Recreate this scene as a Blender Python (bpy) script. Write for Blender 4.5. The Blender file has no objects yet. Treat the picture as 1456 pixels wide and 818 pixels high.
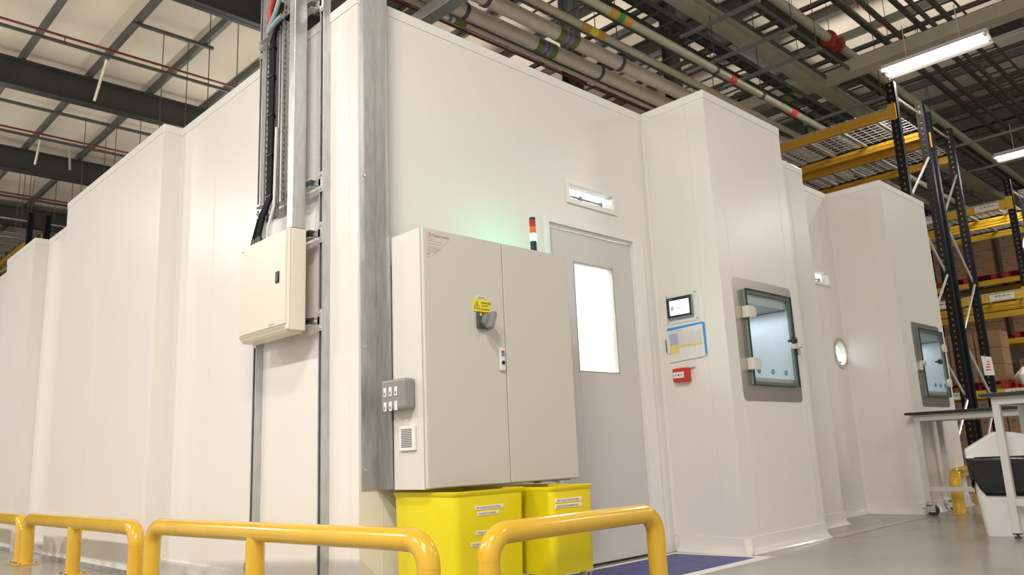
import bpy, bmesh, math, random
from mathutils import Vector, Matrix, Quaternion
random.seed(7)
COL = bpy.context.scene.collection
PI = math.pi

# ------------------------------------------------------------------ materials
def new_mat(name):
    m = bpy.data.materials.new(name); m.use_nodes = True
    nt = m.node_tree; b = nt.nodes['Principled BSDF']
    return m, nt, b

def mat(name, col, rough=0.5, metal=0.0, var=0.0, vscale=6.0, bump=0.0, bscale=80.0, coat=0.0, rvar=0.0, spec=0.5, stretch=None):
    m, nt, b = new_mat(name)
    b.inputs['Base Color'].default_value = (*col, 1)
    b.inputs['Roughness'].default_value = rough
    b.inputs['Metallic'].default_value = metal
    b.inputs['Specular IOR Level'].default_value = spec
    if coat: 
        b.inputs['Coat Weight'].default_value = coat
        b.inputs['Coat Roughness'].default_value = 0.08
    tc = nt.nodes.new('ShaderNodeTexCoord')
    src = tc.outputs['Object']
    if stretch:
        mp = nt.nodes.new('ShaderNodeMapping'); mp.inputs['Scale'].default_value = stretch
        nt.links.new(src, mp.inputs['Vector']); src = mp.outputs['Vector']
    if var or rvar:
        n = nt.nodes.new('ShaderNodeTexNoise'); n.inputs['Scale'].default_value = vscale
        n.inputs['Detail'].default_value = 5
        nt.links.new(src, n.inputs['Vector'])
        if var:
            r = nt.nodes.new('ShaderNodeValToRGB')
            r.color_ramp.elements[0].position = 0.3; r.color_ramp.elements[1].position = 0.7
            r.color_ramp.elements[0].color = (*[max(0, c*(1-var)) for c in col], 1)
            r.color_ramp.elements[1].color = (*[min(1, c*(1+var)) for c in col], 1)
            nt.links.new(n.outputs['Fac'], r.inputs['Fac'])
            nt.links.new(r.outputs['Color'], b.inputs['Base Color'])
        if rvar:
            mr = nt.nodes.new('ShaderNodeMapRange')
            mr.inputs['To Min'].default_value = max(0.02, rough-rvar); mr.inputs['To Max'].default_value = rough+rvar
            nt.links.new(n.outputs['Fac'], mr.inputs['Value'])
            nt.links.new(mr.outputs['Result'], b.inputs['Roughness'])
    if bump:
        n2 = nt.nodes.new('ShaderNodeTexNoise'); n2.inputs['Scale'].default_value = bscale
        nt.links.new(src, n2.inputs['Vector'])
        bp = nt.nodes.new('ShaderNodeBump'); bp.inputs['Strength'].default_value = bump; bp.inputs['Distance'].default_value = 0.002
        nt.links.new(n2.outputs['Fac'], bp.inputs['Height'])
        nt.links.new(bp.outputs['Normal'], b.inputs['Normal'])
    return m

def emit(name, col, strength):
    m, nt, b = new_mat(name)
    b.inputs['Base Color'].default_value = (*col, 1)
    b.inputs['Emission Color'].default_value = (*col, 1)
    b.inputs['Emission Strength'].default_value = strength
    b.inputs['Roughness'].default_value = 0.3
    return m

def glass(name, tint=(0.95, 0.98, 0.97), refl=0.5):
    m = bpy.data.materials.new(name); m.use_nodes = True; nt = m.node_tree
    nt.nodes.clear()
    o = nt.nodes.new('ShaderNodeOutputMaterial')
    t = nt.nodes.new('ShaderNodeBsdfTransparent'); t.inputs['Color'].default_value = (*tint, 1)
    g = nt.nodes.new('ShaderNodeBsdfGlossy'); g.inputs['Roughness'].default_value = 0.02
    lw = nt.nodes.new('ShaderNodeLayerWeight'); lw.inputs['Blend'].default_value = 0.5
    pw = nt.nodes.new('ShaderNodeMath'); pw.operation = 'POWER'; pw.inputs[1].default_value = 4.0
    f = nt.nodes.new('ShaderNodeMath'); f.operation = 'MULTIPLY_ADD'; f.inputs[1].default_value = 0.8; f.inputs[2].default_value = 0.03
    nt.links.new(lw.outputs['Facing'], pw.inputs[0]); nt.links.new(pw.outputs[0], f.inputs[0])
    mx = nt.nodes.new('ShaderNodeMixShader')
    nt.links.new(f.outputs[0], mx.inputs['Fac']); nt.links.new(t.outputs[0], mx.inputs[1]); nt.links.new(g.outputs[0], mx.inputs[2])
    nt.links.new(mx.outputs[0], o.inputs['Surface'])
    return m

M = {}
M['wall'] = mat('white_panel', (0.83, 0.80, 0.76), 0.30, 0, bump=0.05, bscale=25, rvar=0.04, vscale=3)
M['trimwhite'] = mat('white_trim', (0.85, 0.83, 0.79), 0.28)
M['seal'] = mat('white_sealant', (0.80, 0.77, 0.70), 0.5)
M['cove'] = mat('white_cove_skirting', (0.84, 0.81, 0.77), 0.12, coat=0.4)
M['floor'] = mat('grey_epoxy_floor', (0.30, 0.285, 0.25), 0.22, 0, var=0.10, vscale=1.6, bump=0.03, bscale=9, rvar=0.06)
M['floorstrip'] = mat('tan_floor_strip', (0.40, 0.35, 0.25), 0.2, 0, var=0.15, vscale=5)
M['door'] = mat('grey_white_door', (0.66, 0.63, 0.60), 0.35, bump=0.05)
M['cabinet'] = mat('light_grey_enamel', (0.63, 0.605, 0.55), 0.38, 0, bump=0.22, bscale=420)
M['cabinet_side'] = mat('pale_grey_enamel', (0.70, 0.68, 0.63), 0.38, 0, bump=0.15, bscale=420)
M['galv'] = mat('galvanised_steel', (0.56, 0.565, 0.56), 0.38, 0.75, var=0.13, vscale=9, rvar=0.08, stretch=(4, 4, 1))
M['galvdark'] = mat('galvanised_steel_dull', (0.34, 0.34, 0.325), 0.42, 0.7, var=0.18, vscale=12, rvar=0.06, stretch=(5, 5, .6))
M['galvshade'] = mat('galvanised_steel_shaded', (0.30, 0.30, 0.27), 0.5, 0.45, var=0.15, vscale=12, rvar=0.06, stretch=(5, 5, .6))  # galvanised steel darkened to paint shade on the channel web
M['zinc'] = mat('bright_zinc', (0.72, 0.72, 0.70), 0.28, 0.8, var=0.05)
M['stainless'] = mat('brushed_stainless', (0.60, 0.56, 0.50), 0.30, 0.9, var=0.05, vscale=20, stretch=(1, 1, 14))
M['chamber'] = mat('chamber_stainless', (0.72, 0.74, 0.76), 0.35, 0.5, var=0.05, vscale=8)
M['chambershade'] = mat('chamber_stainless_shaded', (0.40, 0.40, 0.40), 0.35, 0.6, var=0.08, vscale=8)  # chamber steel darkened to paint shade on its top
M['rail'] = mat('yellow_rail_paint', (0.76, 0.455, 0.028), 0.22, 0, var=0.05, vscale=7, coat=0.5)
M['bin'] = mat('bright_yellow_plastic', (0.82, 0.70, 0.012), 0.38, 0, var=0.03, vscale=4)
M['cream'] = mat('cream_enamel', (0.80, 0.74, 0.63), 0.35)
M['black'] = mat('black_plastic', (0.015, 0.015, 0.016), 0.35)
M['cable'] = mat('black_cable', (0.006, 0.006, 0.007), 0.5, spec=.2)
M['whitecable'] = mat('white_cable', (0.75, 0.72, 0.66), 0.5)
M['redcable'] = mat('red_cable', (0.70, 0.05, 0.02), 0.4)
M['bluecable'] = mat('pale_blue_tape', (0.32, 0.45, 0.50), 0.4)
M['greybox'] = mat('grey_metal_clad', (0.30, 0.29, 0.28), 0.4, 0.3, var=0.05)
M['whiteplastic'] = mat('white_plastic', (0.80, 0.78, 0.75), 0.3)
M['dangeryellow'] = mat('warning_yellow', (0.85, 0.72, 0.02), 0.45)
M['ink'] = mat('printed_ink', (0.03, 0.03, 0.03), 0.5)
M['inkgrey'] = mat('printed_grey', (0.25, 0.24, 0.24), 0.5)
M['inkgreen'] = mat('printed_green', (0.35, 0.62, 0.25), 0.5)
M['inkorange'] = mat('printed_orange', (0.80, 0.28, 0.12), 0.5)
M['inkblue'] = mat('printed_blue', (0.35, 0.62, 0.72), 0.5)
M['inkred'] = mat('printed_red', (0.75, 0.05, 0.04), 0.5)
M['sticker'] = mat('sticker_grey', (0.64, 0.60, 0.55), 0.45)
M['paper'] = mat('white_paper', (0.82, 0.80, 0.78), 0.6)
M['paperyellow'] = mat('yellow_print', (0.85, 0.66, 0.18), 0.6)
M['paperblue'] = mat('lilac_print', (0.50, 0.52, 0.68), 0.6)
M['clipblue'] = mat('blue_clipboard', (0.03, 0.33, 0.75), 0.35)
M['red'] = mat('red_plastic', (0.62, 0.025, 0.02), 0.3)
M['darkgrey'] = mat('dark_grey_plastic', (0.08, 0.08, 0.085), 0.35)
M['midgrey'] = mat('mid_grey_plastic', (0.24, 0.24, 0.25), 0.3)
M['screen'] = emit('lit_screen', (0.70, 0.76, 0.92), .45)
M['beaconred'] = mat('red_lens', (0.50, 0.02, 0.01), 0.15)
M['beaconorange'] = mat('orange_lens', (0.80, 0.16, 0.01), 0.15)
M['beacongreen'] = emit('lit_green_lens', (0.02, .95, 0.50), 50)
M['glass'] = glass('clear_glass')
M['glassedge'] = mat('green_glass_edge', (0.015, 0.06, 0.05), 0.1)
M['hinge'] = mat('translucent_hinge', (0.74, 0.70, 0.62), 0.15)
M['teal'] = mat('teal_gasket', (0.03, 0.33, 0.33), 0.4)
M['mat'] = mat('blue_tacky_mat', (0.028, 0.035, 0.23), 0.42, 0, var=0.35, vscale=9)
M['lamp'] = emit('lit_tube', (1.0, 0.97, 0.90), 2.6)
M['reflector'] = mat('white_reflector', (0.85, 0.85, 0.83), 0.3)
M['rooflining'] = mat('roof_lining', (0.56, 0.49, 0.39), 0.75, 0, var=0.06, vscale=.8)
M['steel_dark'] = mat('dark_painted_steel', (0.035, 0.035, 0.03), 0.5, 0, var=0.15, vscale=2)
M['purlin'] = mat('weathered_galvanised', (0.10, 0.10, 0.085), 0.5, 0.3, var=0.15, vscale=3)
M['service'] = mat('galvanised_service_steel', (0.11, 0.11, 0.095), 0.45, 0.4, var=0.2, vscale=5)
M['trunk'] = mat('galvanised_trunking', (0.50, 0.47, 0.36), 0.45, 0.35, var=0.1, vscale=5)
M['lagging'] = mat('white_pipe_lagging', (0.66, 0.58, 0.47), 0.45, 0, var=0.05, vscale=7)
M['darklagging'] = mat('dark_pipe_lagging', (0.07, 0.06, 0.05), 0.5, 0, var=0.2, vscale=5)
M['sprinkler'] = mat('maroon_pipe_paint', (0.16, 0.02, 0.015), 0.4)
M['bandgreen'] = mat('olive_band', (0.16, 0.20, 0.03), 0.45)
M['bandblue'] = mat('blue_band', (0.10, 0.28, 0.55), 0.45)
M['bandred'] = mat('crimson_band', (0.45, 0.03, 0.05), 0.45)
M['bandorange'] = mat('ochre_band', (0.60, 0.33, 0.05), 0.45)
M['bandyellow'] = mat('yellow_band', (0.80, 0.68, 0.03), 0.45)
M['bandemerald'] = mat('green_band', (0.02, 0.30, 0.09), 0.45)
M['upright'] = mat('navy_rack_steel', (0.004, 0.004, 0.008), 0.5, spec=.25)
M['beam'] = mat('orange_yellow_rack_beam', (0.52, 0.27, 0.018), 0.4, 0, var=0.08, vscale=3)
M['beam2'] = mat('yellow_rack_beam', (0.68, 0.42, 0.022), 0.4, 0, var=0.08, vscale=3)
M['pallet'] = mat('red_pallet_paint', (0.42, 0.02, 0.015), 0.5, 0, var=0.15, vscale=6)
M['carton'] = mat('brown_carton', (0.30, 0.18, 0.095), 0.7, 0, var=0.12, vscale=5)
M['tape'] = mat('brown_tape', (0.30, 0.17, 0.08), 0.4)
M['cartonprint'] = mat('carton_blue_print', (0.06, 0.13, 0.25), 0.6)
M['benchframe'] = mat('grey_white_powder_coat', (0.66, 0.64, 0.60), 0.35)
M['benchtop'] = mat('black_laminate', (0.018, 0.018, 0.02), 0.35)
M['bag'] = mat('black_bin_liner', (0.012, 0.012, 0.013), 0.22, 0, bump=1.0, bscale=22)
M['sack'] = mat('white_polythene', (0.80, 0.78, 0.74), 0.35, 0, bump=0.4, bscale=12)
M['wrap'] = glass('stretch_wrap', (0.9, 0.9, 0.9))
M['rubber'] = mat('dark_rubber', (0.03, 0.035, 0.04), 0.5)
M['intwall'] = mat('interior_white', (0.82, 0.84, 0.86), 0.5)
M['intlamp'] = emit('interior_tube', (0.93, 0.96, 1.0), 6)

# ------------------------------------------------------------------ mesh helpers
class MB:
    def __init__(s): s.v = []; s.f = []; s.m = []
    def add(s, vs, fs, mi=0):
        o = len(s.v); s.v += [tuple(v) for v in vs]
        for f in fs: s.f.append([o+i for i in f]); s.m.append(mi)
        return s
    def box(s, x0, x1, y0, y1, z0, z1, mi=0, T=None):
        vs = [(x0,y0,z0),(x1,y0,z0),(x1,y1,z0),(x0,y1,z0),(x0,y0,z1),(x1,y0,z1),(x1,y1,z1),(x0,y1,z1)]
        if T: vs = [tuple(T @ Vector(v)) for v in vs]
        return s.add(vs, [(0,3,2,1),(4,5,6,7),(0,1,5,4),(1,2,6,5),(2,3,7,6),(3,0,4,7)], mi)
    def prism(s, poly, fn, a, b, mi=0):
        # poly: 2D points, fn(u, v, w) -> 3D
        n = len(poly)
        vs = [fn(u, v, a) for u, v in poly] + [fn(u, v, b) for u, v in poly]
        fs = [tuple(range(n))[::-1], tuple(range(n, 2*n))] + [(i, (i+1) % n, n+(i+1) % n, n+i) for i in range(n)]
        return s.add(vs, fs, mi)
    def tube(s, path, r, n=12, mi=0, cap=True):
        path = [Vector(p) for p in path]; k = len(path)
        rs = r if isinstance(r, (list, tuple)) else [r]*k
        t0 = (path[1]-path[0]).normalized()
        ref = Vector((0,0,1)) if abs(t0.z) < .9 else Vector((1,0,0))
        u = t0.cross(ref).normalized()
        rings = []
        for i, p in enumerate(path):
            if i == 0: t = (path[1]-path[0])
            elif i == k-1: t = (path[-1]-path[-2])
            else: t = (path[i+1]-path[i]).normalized()+(path[i]-path[i-1]).normalized()
            t.normalize()
            u = (u - t*u.dot(t)).normalized(); w = t.cross(u)
            rings.append([p+(u*math.cos(2*PI*j/n)+w*math.sin(2*PI*j/n))*rs[i] for j in range(n)])
        vs = [q for rg in rings for q in rg]; fs = []
        for i in range(k-1):
            for j in range(n):
                a = i*n+j; b = i*n+(j+1) % n
                fs.append((a, b, b+n, a+n))
        if cap: fs += [tuple(range(n))[::-1], tuple(range((k-1)*n, k*n))]
        return s.add(vs, fs, mi)
    def cyl(s, p0, p1, r, n=16, mi=0): return s.tube([p0, p1], r, n, mi)
    def build(s, name, mats, parent=None, smooth=False, bevel=0, origin=None, **props):
        if not isinstance(mats, (list, tuple)): mats = [mats]
        me = bpy.data.meshes.new(name)
        org = Vector((0,0,0))
        if parent is not None: org = wloc(parent)
        elif origin is not None: org = Vector(origin)
        me.from_pydata([tuple(Vector(v)-org) for v in s.v], [], s.f)
        for m in mats: me.materials.append(m)
        me.polygons.foreach_set('material_index', s.m)
        bm = bmesh.new(); bm.from_mesh(me); bmesh.ops.recalc_face_normals(bm, faces=bm.faces); bm.to_mesh(me); bm.free()
        if smooth:
            me.polygons.foreach_set('use_smooth', [True]*len(me.polygons))
            try: me.set_sharp_from_angle(angle=math.radians(40))
            except Exception: pass
        o = bpy.data.objects.new(name, me); COL.objects.link(o)
        if parent is not None: o.parent = parent
        elif origin is not None: o.location = origin
        if bevel:
            bv = o.modifiers.new('Bevel', 'BEVEL'); bv.width = bevel; bv.segments = 2; bv.limit_method = 'ANGLE'
        for k, v in props.items(): o[k] = v
        return o

def wloc(o):
    p = Vector((0,0,0))
    while o is not None: p += Vector(o.location); o = o.parent
    return p

def thing(name, loc, label, cat, group=None):
    o = bpy.data.objects.new(name, None); COL.objects.link(o); o.location = loc
    o.empty_display_size = 0.1
    o['label'] = label; o['category'] = cat
    if group: o['group'] = group
    return o
def tag(o, label, cat, group=None, kind=None):
    o['label'] = label; o['category'] = cat
    if group: o['group'] = group
    if kind: o['kind'] = kind
    return o
def struct(o): o['kind'] = 'structure'; return o
def copy_tree(o, parent=None):
    c = o.copy(); COL.objects.link(c)
    if parent is not None: c.parent = parent
    for ch in [x for x in o.children]: copy_tree(ch, c)
    return c

def arc(c, u, v, r, a0, a1, n=8):
    c, u, v = Vector(c), Vector(u), Vector(v)
    return [c+u*(r*math.cos(a0+(a1-a0)*i/n))+v*(r*math.sin(a0+(a1-a0)*i/n)) for i in range(n+1)]

def rrect(w, h, r, n=5):
    pts = []
    for cx, cy, a in ((w/2-r, h/2-r, 0), (-w/2+r, h/2-r, PI/2), (-w/2+r, -h/2+r, PI), (w/2-r, -h/2+r, 1.5*PI)):
        for i in range(n+1): pts.append((cx+r*math.cos(a+PI/2*i/n), cy+r*math.sin(a+PI/2*i/n)))
    return pts

FY = lambda y: (lambda u, v, w: (u, y+w, v))       # plane facing -Y : u=X, v=Z, w depth
FX = lambda x: (lambda u, v, w: (x+w, u, v))       # plane facing -X : u=Y, v=Z

def text(name, body, size, loc, face, m, parent, sx=1.0):
    """flat raised lettering; face '-Y' or '-X'; loc = lower-left corner (as read)"""
    cu = bpy.data.curves.new(name, 'FONT'); cu.body = body; cu.size = size; cu.extrude = 0.0004
    cu.resolution_u = 2
    tmp = bpy.data.objects.new(name+'_tmp', cu); COL.objects.link(tmp)
    dg = bpy.context.evaluated_depsgraph_get(); dg.update()
    me = bpy.data.meshes.new_from_object(tmp.evaluated_get(dg))
    bpy.data.objects.remove(tmp); bpy.data.curves.remove(cu)
    L = Vector(loc)-wloc(parent)
    for v in me.vertices:
        x, y, z = v.co.x*sx, v.co.y, v.co.z
        v.co = (L.x+x, L.y-z, L.z+y) if face == '-Y' else (L.x-z, L.y-x, L.z+y)
    me.materials.clear(); me.materials.append(m)
    o = bpy.data.objects.new(name, me); COL.objects.link(o); o.parent = parent
    return o

# ------------------------------------------------------------------ key dimensions (metres)
LX, WY = 2.125, 3.227          # left wall plane, front wall plane
BX, BY = 4.577, 2.700          # projecting bay: side plane, front plane
HT = 3.075                     # clean-room wall height
STEPY = 2.98
B2X = 7.62
CAPH = 0.055

def panel_y(b, y, x0, x1, z0, z1, holes=(), t=0.05):
    """vertical panel whose face looks towards -Y, pierced by rectangular holes (x0,x1,z0,z1)"""
    xs = sorted({x0, x1, *[h[0] for h in holes], *[h[1] for h in holes]})
    for a, c in zip(xs, xs[1:]):
        cut = sorted([(h[2], h[3]) for h in holes if h[0] <= a+1e-6 and h[1] >= c-1e-6])
        z = z0
        for p, q in cut:
            if p > z: b.box(a, c, y, y+t, z, p)
            z = q
        if z1 > z: b.box(a, c, y, y+t, z, z1)

# ------------------------------------------------------------------ floor, shell
def build_shell():
    b = MB(); b.box(-14, 30, -14, 46, -0.2, 0.0)
    struct(b.build('floor', M['floor']))
    b = MB(); b.add([(5.67,2.60,.0015),(6.30,2.62,.0015),(7.6,2.60,.0015),(7.6,2.66,.0015),(6.3,2.72,.0015),(5.67,2.70,.0015)], [(0,1,2,3,4,5)])
    # (thin line of tan epoxy along the recess)
    struct(b.build('trim_1', M['floorstrip']))

    # front wall
    b = MB()
    panel_y(b, WY, LX, BX, 0, HT, [(3.49, 4.35, 0.0, 2.06), (3.722, 4.165, 2.262, 2.357)], .06)
    for x in (2.255, 3.268): b.box(x-.002, x+.002, WY-.0015, WY, 0.1, HT-CAPH, 1)
    struct(b.build('wall_front', [M['wall'], M['seal']]))
    # bay
    b = MB(); b.box(BX, BX+.05, BY+.05, WY+.06, 0, HT)
    b.box(BX-.0015, BX, 2.846-.0015, 2.846+.0015, .1, HT-CAPH, 1)
    b.box(BX-.004, BX, WY-.03, WY, 0.1, HT-CAPH, 2)
    struct(b.build('wall_bay_side', [M['wall'], M['seal'], M['trimwhite']]))
    b = MB(); panel_y(b, BY, BX, 5.65, 0, HT, [(4.83, 5.455, 1.05, 1.685)], .05)
    for x in (4.72, 5.53): b.box(x-.0015, x+.0015, BY-.0015, BY, .1, HT-CAPH, 1)
    b.box(5.60, 5.65, BY+.05, STEPY+.05, 0, HT)
    struct(b.build('wall_bay_front', [M['wall'], M['seal']]))
    # step panel
    b = MB(); b.box(5.65, 6.59, STEPY, STEPY+.05, 0, HT-.04); b.box(6.54, 6.59, STEPY+.05, WY-.0, 0, HT-.04)
    b.box(6.30, 6.303, STEPY-.0015, STEPY, .1, HT-CAPH, 1)
    struct(b.build('wall_step', [M['wall'], M['seal']]))
    # recess wall with slot window and porthole
    b = MB(); R_, CX, CZ, S = .118, 7.49, 1.474, .13
    panel_y(b, WY, 6.54, B2X, 0, HT, [(7.13, 7.415, 2.13, 2.232), (CX-S, CX+S, CZ-S, CZ+S)], .06)
    n = 32; vs = []; fs = []
    for yy in (WY, WY+.06):
        for j in range(n):
            a = 2*PI*j/n; c, s_ = math.cos(a), math.sin(a); k = S/max(abs(c), abs(s_))
            vs += [(CX+R_*c, yy, CZ+R_*s_), (CX+k*c, yy, CZ+k*s_)]
    for j in range(n):
        a, c = 2*j, 2*((j+1) % n)
        fs += [(a, a+1, c+1, c), (2*n+a, 2*n+c, 2*n+c+1, 2*n+a+1), (a, c, 2*n+c, 2*n+a)]
    b.add(vs, fs)
    struct(b.build('wall_recess', M['wall']))
    # second bay
    b = MB(); b.box(B2X, B2X+.05, BY+.05, WY+.06, 0, HT)
    b.box(B2X-.002, B2X, 2.86, 2.863, .1, HT-CAPH, 1); b.box(B2X-.004, B2X, WY-.03, WY, 0.1, HT-CAPH, 2)
    struct(b.build('wall_bay_side', [M['wall'], M['seal'], M['trimwhite']]))
    b = MB(); panel_y(b, BY, B2X, 8.76, 0, HT, [(7.985, 8.60, 1.04, 1.67)], .05)
    b.box(8.71, 8.76, BY+.05, 6.2, 0, HT)
    struct(b.build('wall_bay_front', M['wall']))
    # left walls
    b = MB(); b.box(LX, LX+.05, WY+.06, 5.5, 0, HT)
    for y in (3.30, 4.9): b.box(LX-.0015, LX, y-.002, y+.002, .1, HT-CAPH, 1)
    struct(b.build('wall_left', [M['wall'], M['seal']]))
    b = MB(); b.box(2.0, LX+.05, 5.5, 7.75, 0.0, HT+.01)
    for y in (6.75,): b.box(2.0-.0015, 2.0, y-.002, y+.002, .06, HT-CAPH, 1)
    b.box(2.0-.003, 2.0, 5.5, 5.56, .06, HT-CAPH, 2)
    struct(b.build('wall_left', [M['wall'], M['seal'], M['trimwhite']]))
    b = MB(); b.box(LX, LX+.05, 7.75, 8.8, 0, 3.0)
    struct(b.build('wall_left', M['wall']))
    b = MB(); b.box(2.0, LX+.05, 8.8, 9.9, 0, 3.0)
    struct(b.build('wall_left', M['wall']))
    b = MB(); b.box(LX, LX+.05, 9.9, 13.0, 0, 3.0)
    struct(b.build('wall_left', M['wall']))
    # cappings
    caps = [(LX-.004, LX+.056, WY+.064, 5.496, HT), (LX-.004, BX-.004, WY-.004, WY+.064, HT), (BX-.004, BX+.054, BY-.004, WY-.004, HT),
            (BX+.054, 5.654, BY-.004, BY+.054, HT), (5.654, 6.594, STEPY-.004, STEPY+.054, HT-.04), (6.594, B2X-.004, WY-.004, WY+.064, HT),
            (B2X-.004, B2X+.054, BY-.004, WY-.004, HT), (B2X+.054, 8.764, BY-.004, BY+.054, HT),
            (1.996, LX+.056, 5.496, 7.754, HT+.01), (LX-.004, LX+.056, 7.754, 8.796, 3.0), (1.996, LX+.056, 8.796, 9.904, 3.0), (LX-.004, LX+.056, 9.904, 13, 3.0)]
    for i, (x0, x1, y0, y1, z) in enumerate(caps):
        b = MB(); b.box(x0, x1, y0, y1, z-CAPH, z+.003)
        struct(b.build('trim_%d' % (i+2), M['trimwhite'], bevel=.002))
    # coved skirting
    def cove(name, pts, h=.10, d=.045):
        # pts along the wall foot, outward normal to the right of travel
        b = MB()
        prof = [(0, h), (.008, h), (.010, h*.55), (.018, h*.25), (d, .004), (d, 0), (0, 0)]
        for (p, q) in zip(pts, pts[1:]):
            p, q = Vector((*p, 0)), Vector((*q, 0)); t = (q-p).normalized(); nrm = Vector((t.y, -t.x, 0))
            a = p - t*0; c = q + t*0
            vs = [a+nrm*u+Vector((0,0,v)) for u, v in prof]+[c+nrm*u+Vector((0,0,v)) for u, v in prof]
            k = len(prof)
            b.add(vs, [tuple(range(k))[::-1], tuple(range(k, 2*k))]+[(i, (i+1) % k, k+(i+1) % k, k+i) for i in range(k)])
            nr = [q+nrm*u*0 for u, v in prof]
        return struct(b.build(name, M['cove'], smooth=True))
    cove('baseboard_bay_side', [(BX, WY-.04), (BX, BY-.045)])
    cove('baseboard_bay', [(BX-.045, BY), (5.65, BY)])
    cove('baseboard_step', [(5.65, STEPY), (6.59, STEPY)])
    cove('baseboard_recess', [(6.59, WY), (B2X, WY)])
    cove('baseboard_bay_side', [(B2X, WY), (B2X, BY-.045)])
    cove('baseboard_bay', [(B2X-.045, BY), (8.76, BY)])
    cove('baseboard_left', [(LX, 5.5), (LX, WY)])
    cove('baseboard_left', [(LX, 8.8), (LX, 7.75)])
    b = MB(); b.box(1.992, 2.0, 5.5, 7.75, 0, .03); struct(b.build('baseboard_left', M['galv']))
    b = MB(); b.box(1.992, 2.0, 8.8, 9.9, 0, .03); struct(b.build('baseboard_left', M['galv']))

    # interior of the clean room, seen through its windows
    b = MB(); b.box(2.2, 8.7, 6.0, 6.1, 0, 3.0); struct(b.build('wall_back', M['intwall']))
    b = MB(); b.box(LX+.05, 8.71, WY+.06, 6.1, 2.98, 3.04); struct(b.build('ceiling', M['intwall']))
    b = MB(); b.box(6.70, 6.78, WY+.06, 6.0, 0, 2.98); struct(b.build('wall_light_stop', M['intwall']))  # added out of sight to stop lamp streaks on the second bay

build_shell()

# ------------------------------------------------------------------ door and windows
def build_openings():
    # door
    b = MB(); b.box(3.502, 4.338, WY+.012, WY+.052, 0.012, 2.04)
    # leaf with window hole
    b = MB(); panel_y(b, WY+.012, 3.502, 4.338, .012, 2.045, [(3.742, 4.130, 1.155, 1.845)], .04)
    d = struct(b.build('door_1', M['door'], bevel=.0015))
    b = MB()
    b.box(3.468, 3.500, WY-.022, WY+.055, 0, 2.105); b.box(4.340, 4.452, WY-.022, WY+.0, 0, 2.105); b.box(4.340, 4.366, WY, WY+.055, 0, 2.08)
    b.box(3.500, 4.340, WY-.022, WY+.055, 2.062, 2.105)
    b.box(3.500, 4.340, WY-.004, WY+.010, 2.047, 2.062)
    b.build('door_frame', M['trimwhite'], d, bevel=.003)
    b = MB(); b.box(3.742, 4.130, WY+.028, WY+.034, 1.155, 1.845); b.build('pane', M['glass'], d)
    b = MB()
    for (x0, x1, z0, z1) in ((3.739, 4.133, 1.845, 1.850), (3.739, 4.133, 1.150, 1.155), (3.737, 3.742, 1.150, 1.85), (4.130, 4.135, 1.15, 1.85)):
        b.box(x0, x1, WY+.009, WY+.016, z0, z1)
    b.build('glazing_bead', mat('khaki_bead', (.42, .40, .28), .5), d)
    b = MB(); b.box(3.502, 4.338, WY+.0125, WY+.05, 0.001, .011); b.build('drop_seal', M['black'], d)

    def slot_window(name, x0, x1, z0, z1, ox0, ox1, oz0, oz1):
        b = MB()
        for (a, c, p, q) in ((ox0, ox1, z1, oz1), (ox0, ox1, oz0, z0), (ox0, x0, z0, z1), (x1, ox1, z0, z1)):
            b.box(a, c, WY-.012, WY-.0, p, q)
        b.box(x0-.001, x0+.003, WY, WY+.06, z0, z1); b.box(x1-.003, x1+.001, WY, WY+.06, z0, z1)
        w = struct(b.build(name, M['trimwhite'], bevel=.002))
        b = MB(); b.box(x0, x1, WY+.03, WY+.035, z0, z1); b.build('pane', M['glass'], w)
        return w
    slot_window('window_1', 3.722, 4.165, 2.262, 2.357, 3.692, 4.205, 2.228, 2.388)
    slot_window('window_2', 7.13, 7.415, 2.13, 2.232, 7.10, 7.445, 2.105, 2.257)
    # porthole
    CX, CZ = 7.49, 1.474; n = 40
    def ring(b, r0, r1, y0, y1):
        vs = []
        for j in range(n):
            c, s_ = math.cos(2*PI*j/n), math.sin(2*PI*j/n)
            vs += [(CX+r0*c, y0, CZ+r0*s_), (CX+r1*c, y0, CZ+r1*s_), (CX+r1*c, y1, CZ+r1*s_), (CX+r0*c, y1, CZ+r0*s_)]
        fs = []
        for j in range(n):
            a, c = 4*j, 4*((j+1) % n)
            for k in range(4): fs.append((a+k, a+(k+1) % 4, c+(k+1) % 4, c+k))
        b.add(vs, fs)
    b = MB(); ring(b, .112, .148, WY-.008, WY)
    w = struct(b.build('window_3', M['stainless'], smooth=True))
    b = MB(); b.cyl((CX, WY+.028, CZ), (CX, WY+.034, CZ), .116, 40); b.build('pane', M['glass'], w)
    b = MB(); b.cyl((CX+.0, WY+.004, CZ-.085), (CX+.0, WY+.027, CZ-.085), .007, 12); b.build('knob', M['black'], w)

    # interior ceiling batten seen through the slots: a real fitting in the clean room
    for (x, y) in ((3.9, 4.4), (5.6, 4.4), (7.9, 5.3)):
        t = thing('clean_room_light', (x, y, 2.9), 'long batten light under the clean room ceiling, %s' % {3.9: 'seen above the grey door', 5.6: 'behind the first projecting bay', 7.9: 'seen through the far slot'}[x], 'light')
        b = MB(); b.box(x-.6, x+.6, y-.10, y+.10, 2.93, 2.975); b.build('housing', M['reflector'], t)
        for dy in (-.05, .05):
            b = MB(); b.cyl((x-.57, y+dy, 2.90), (x+.57, y+dy, 2.90), .014, 10); b.build('tube', M['intlamp'], t)
build_openings()

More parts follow.
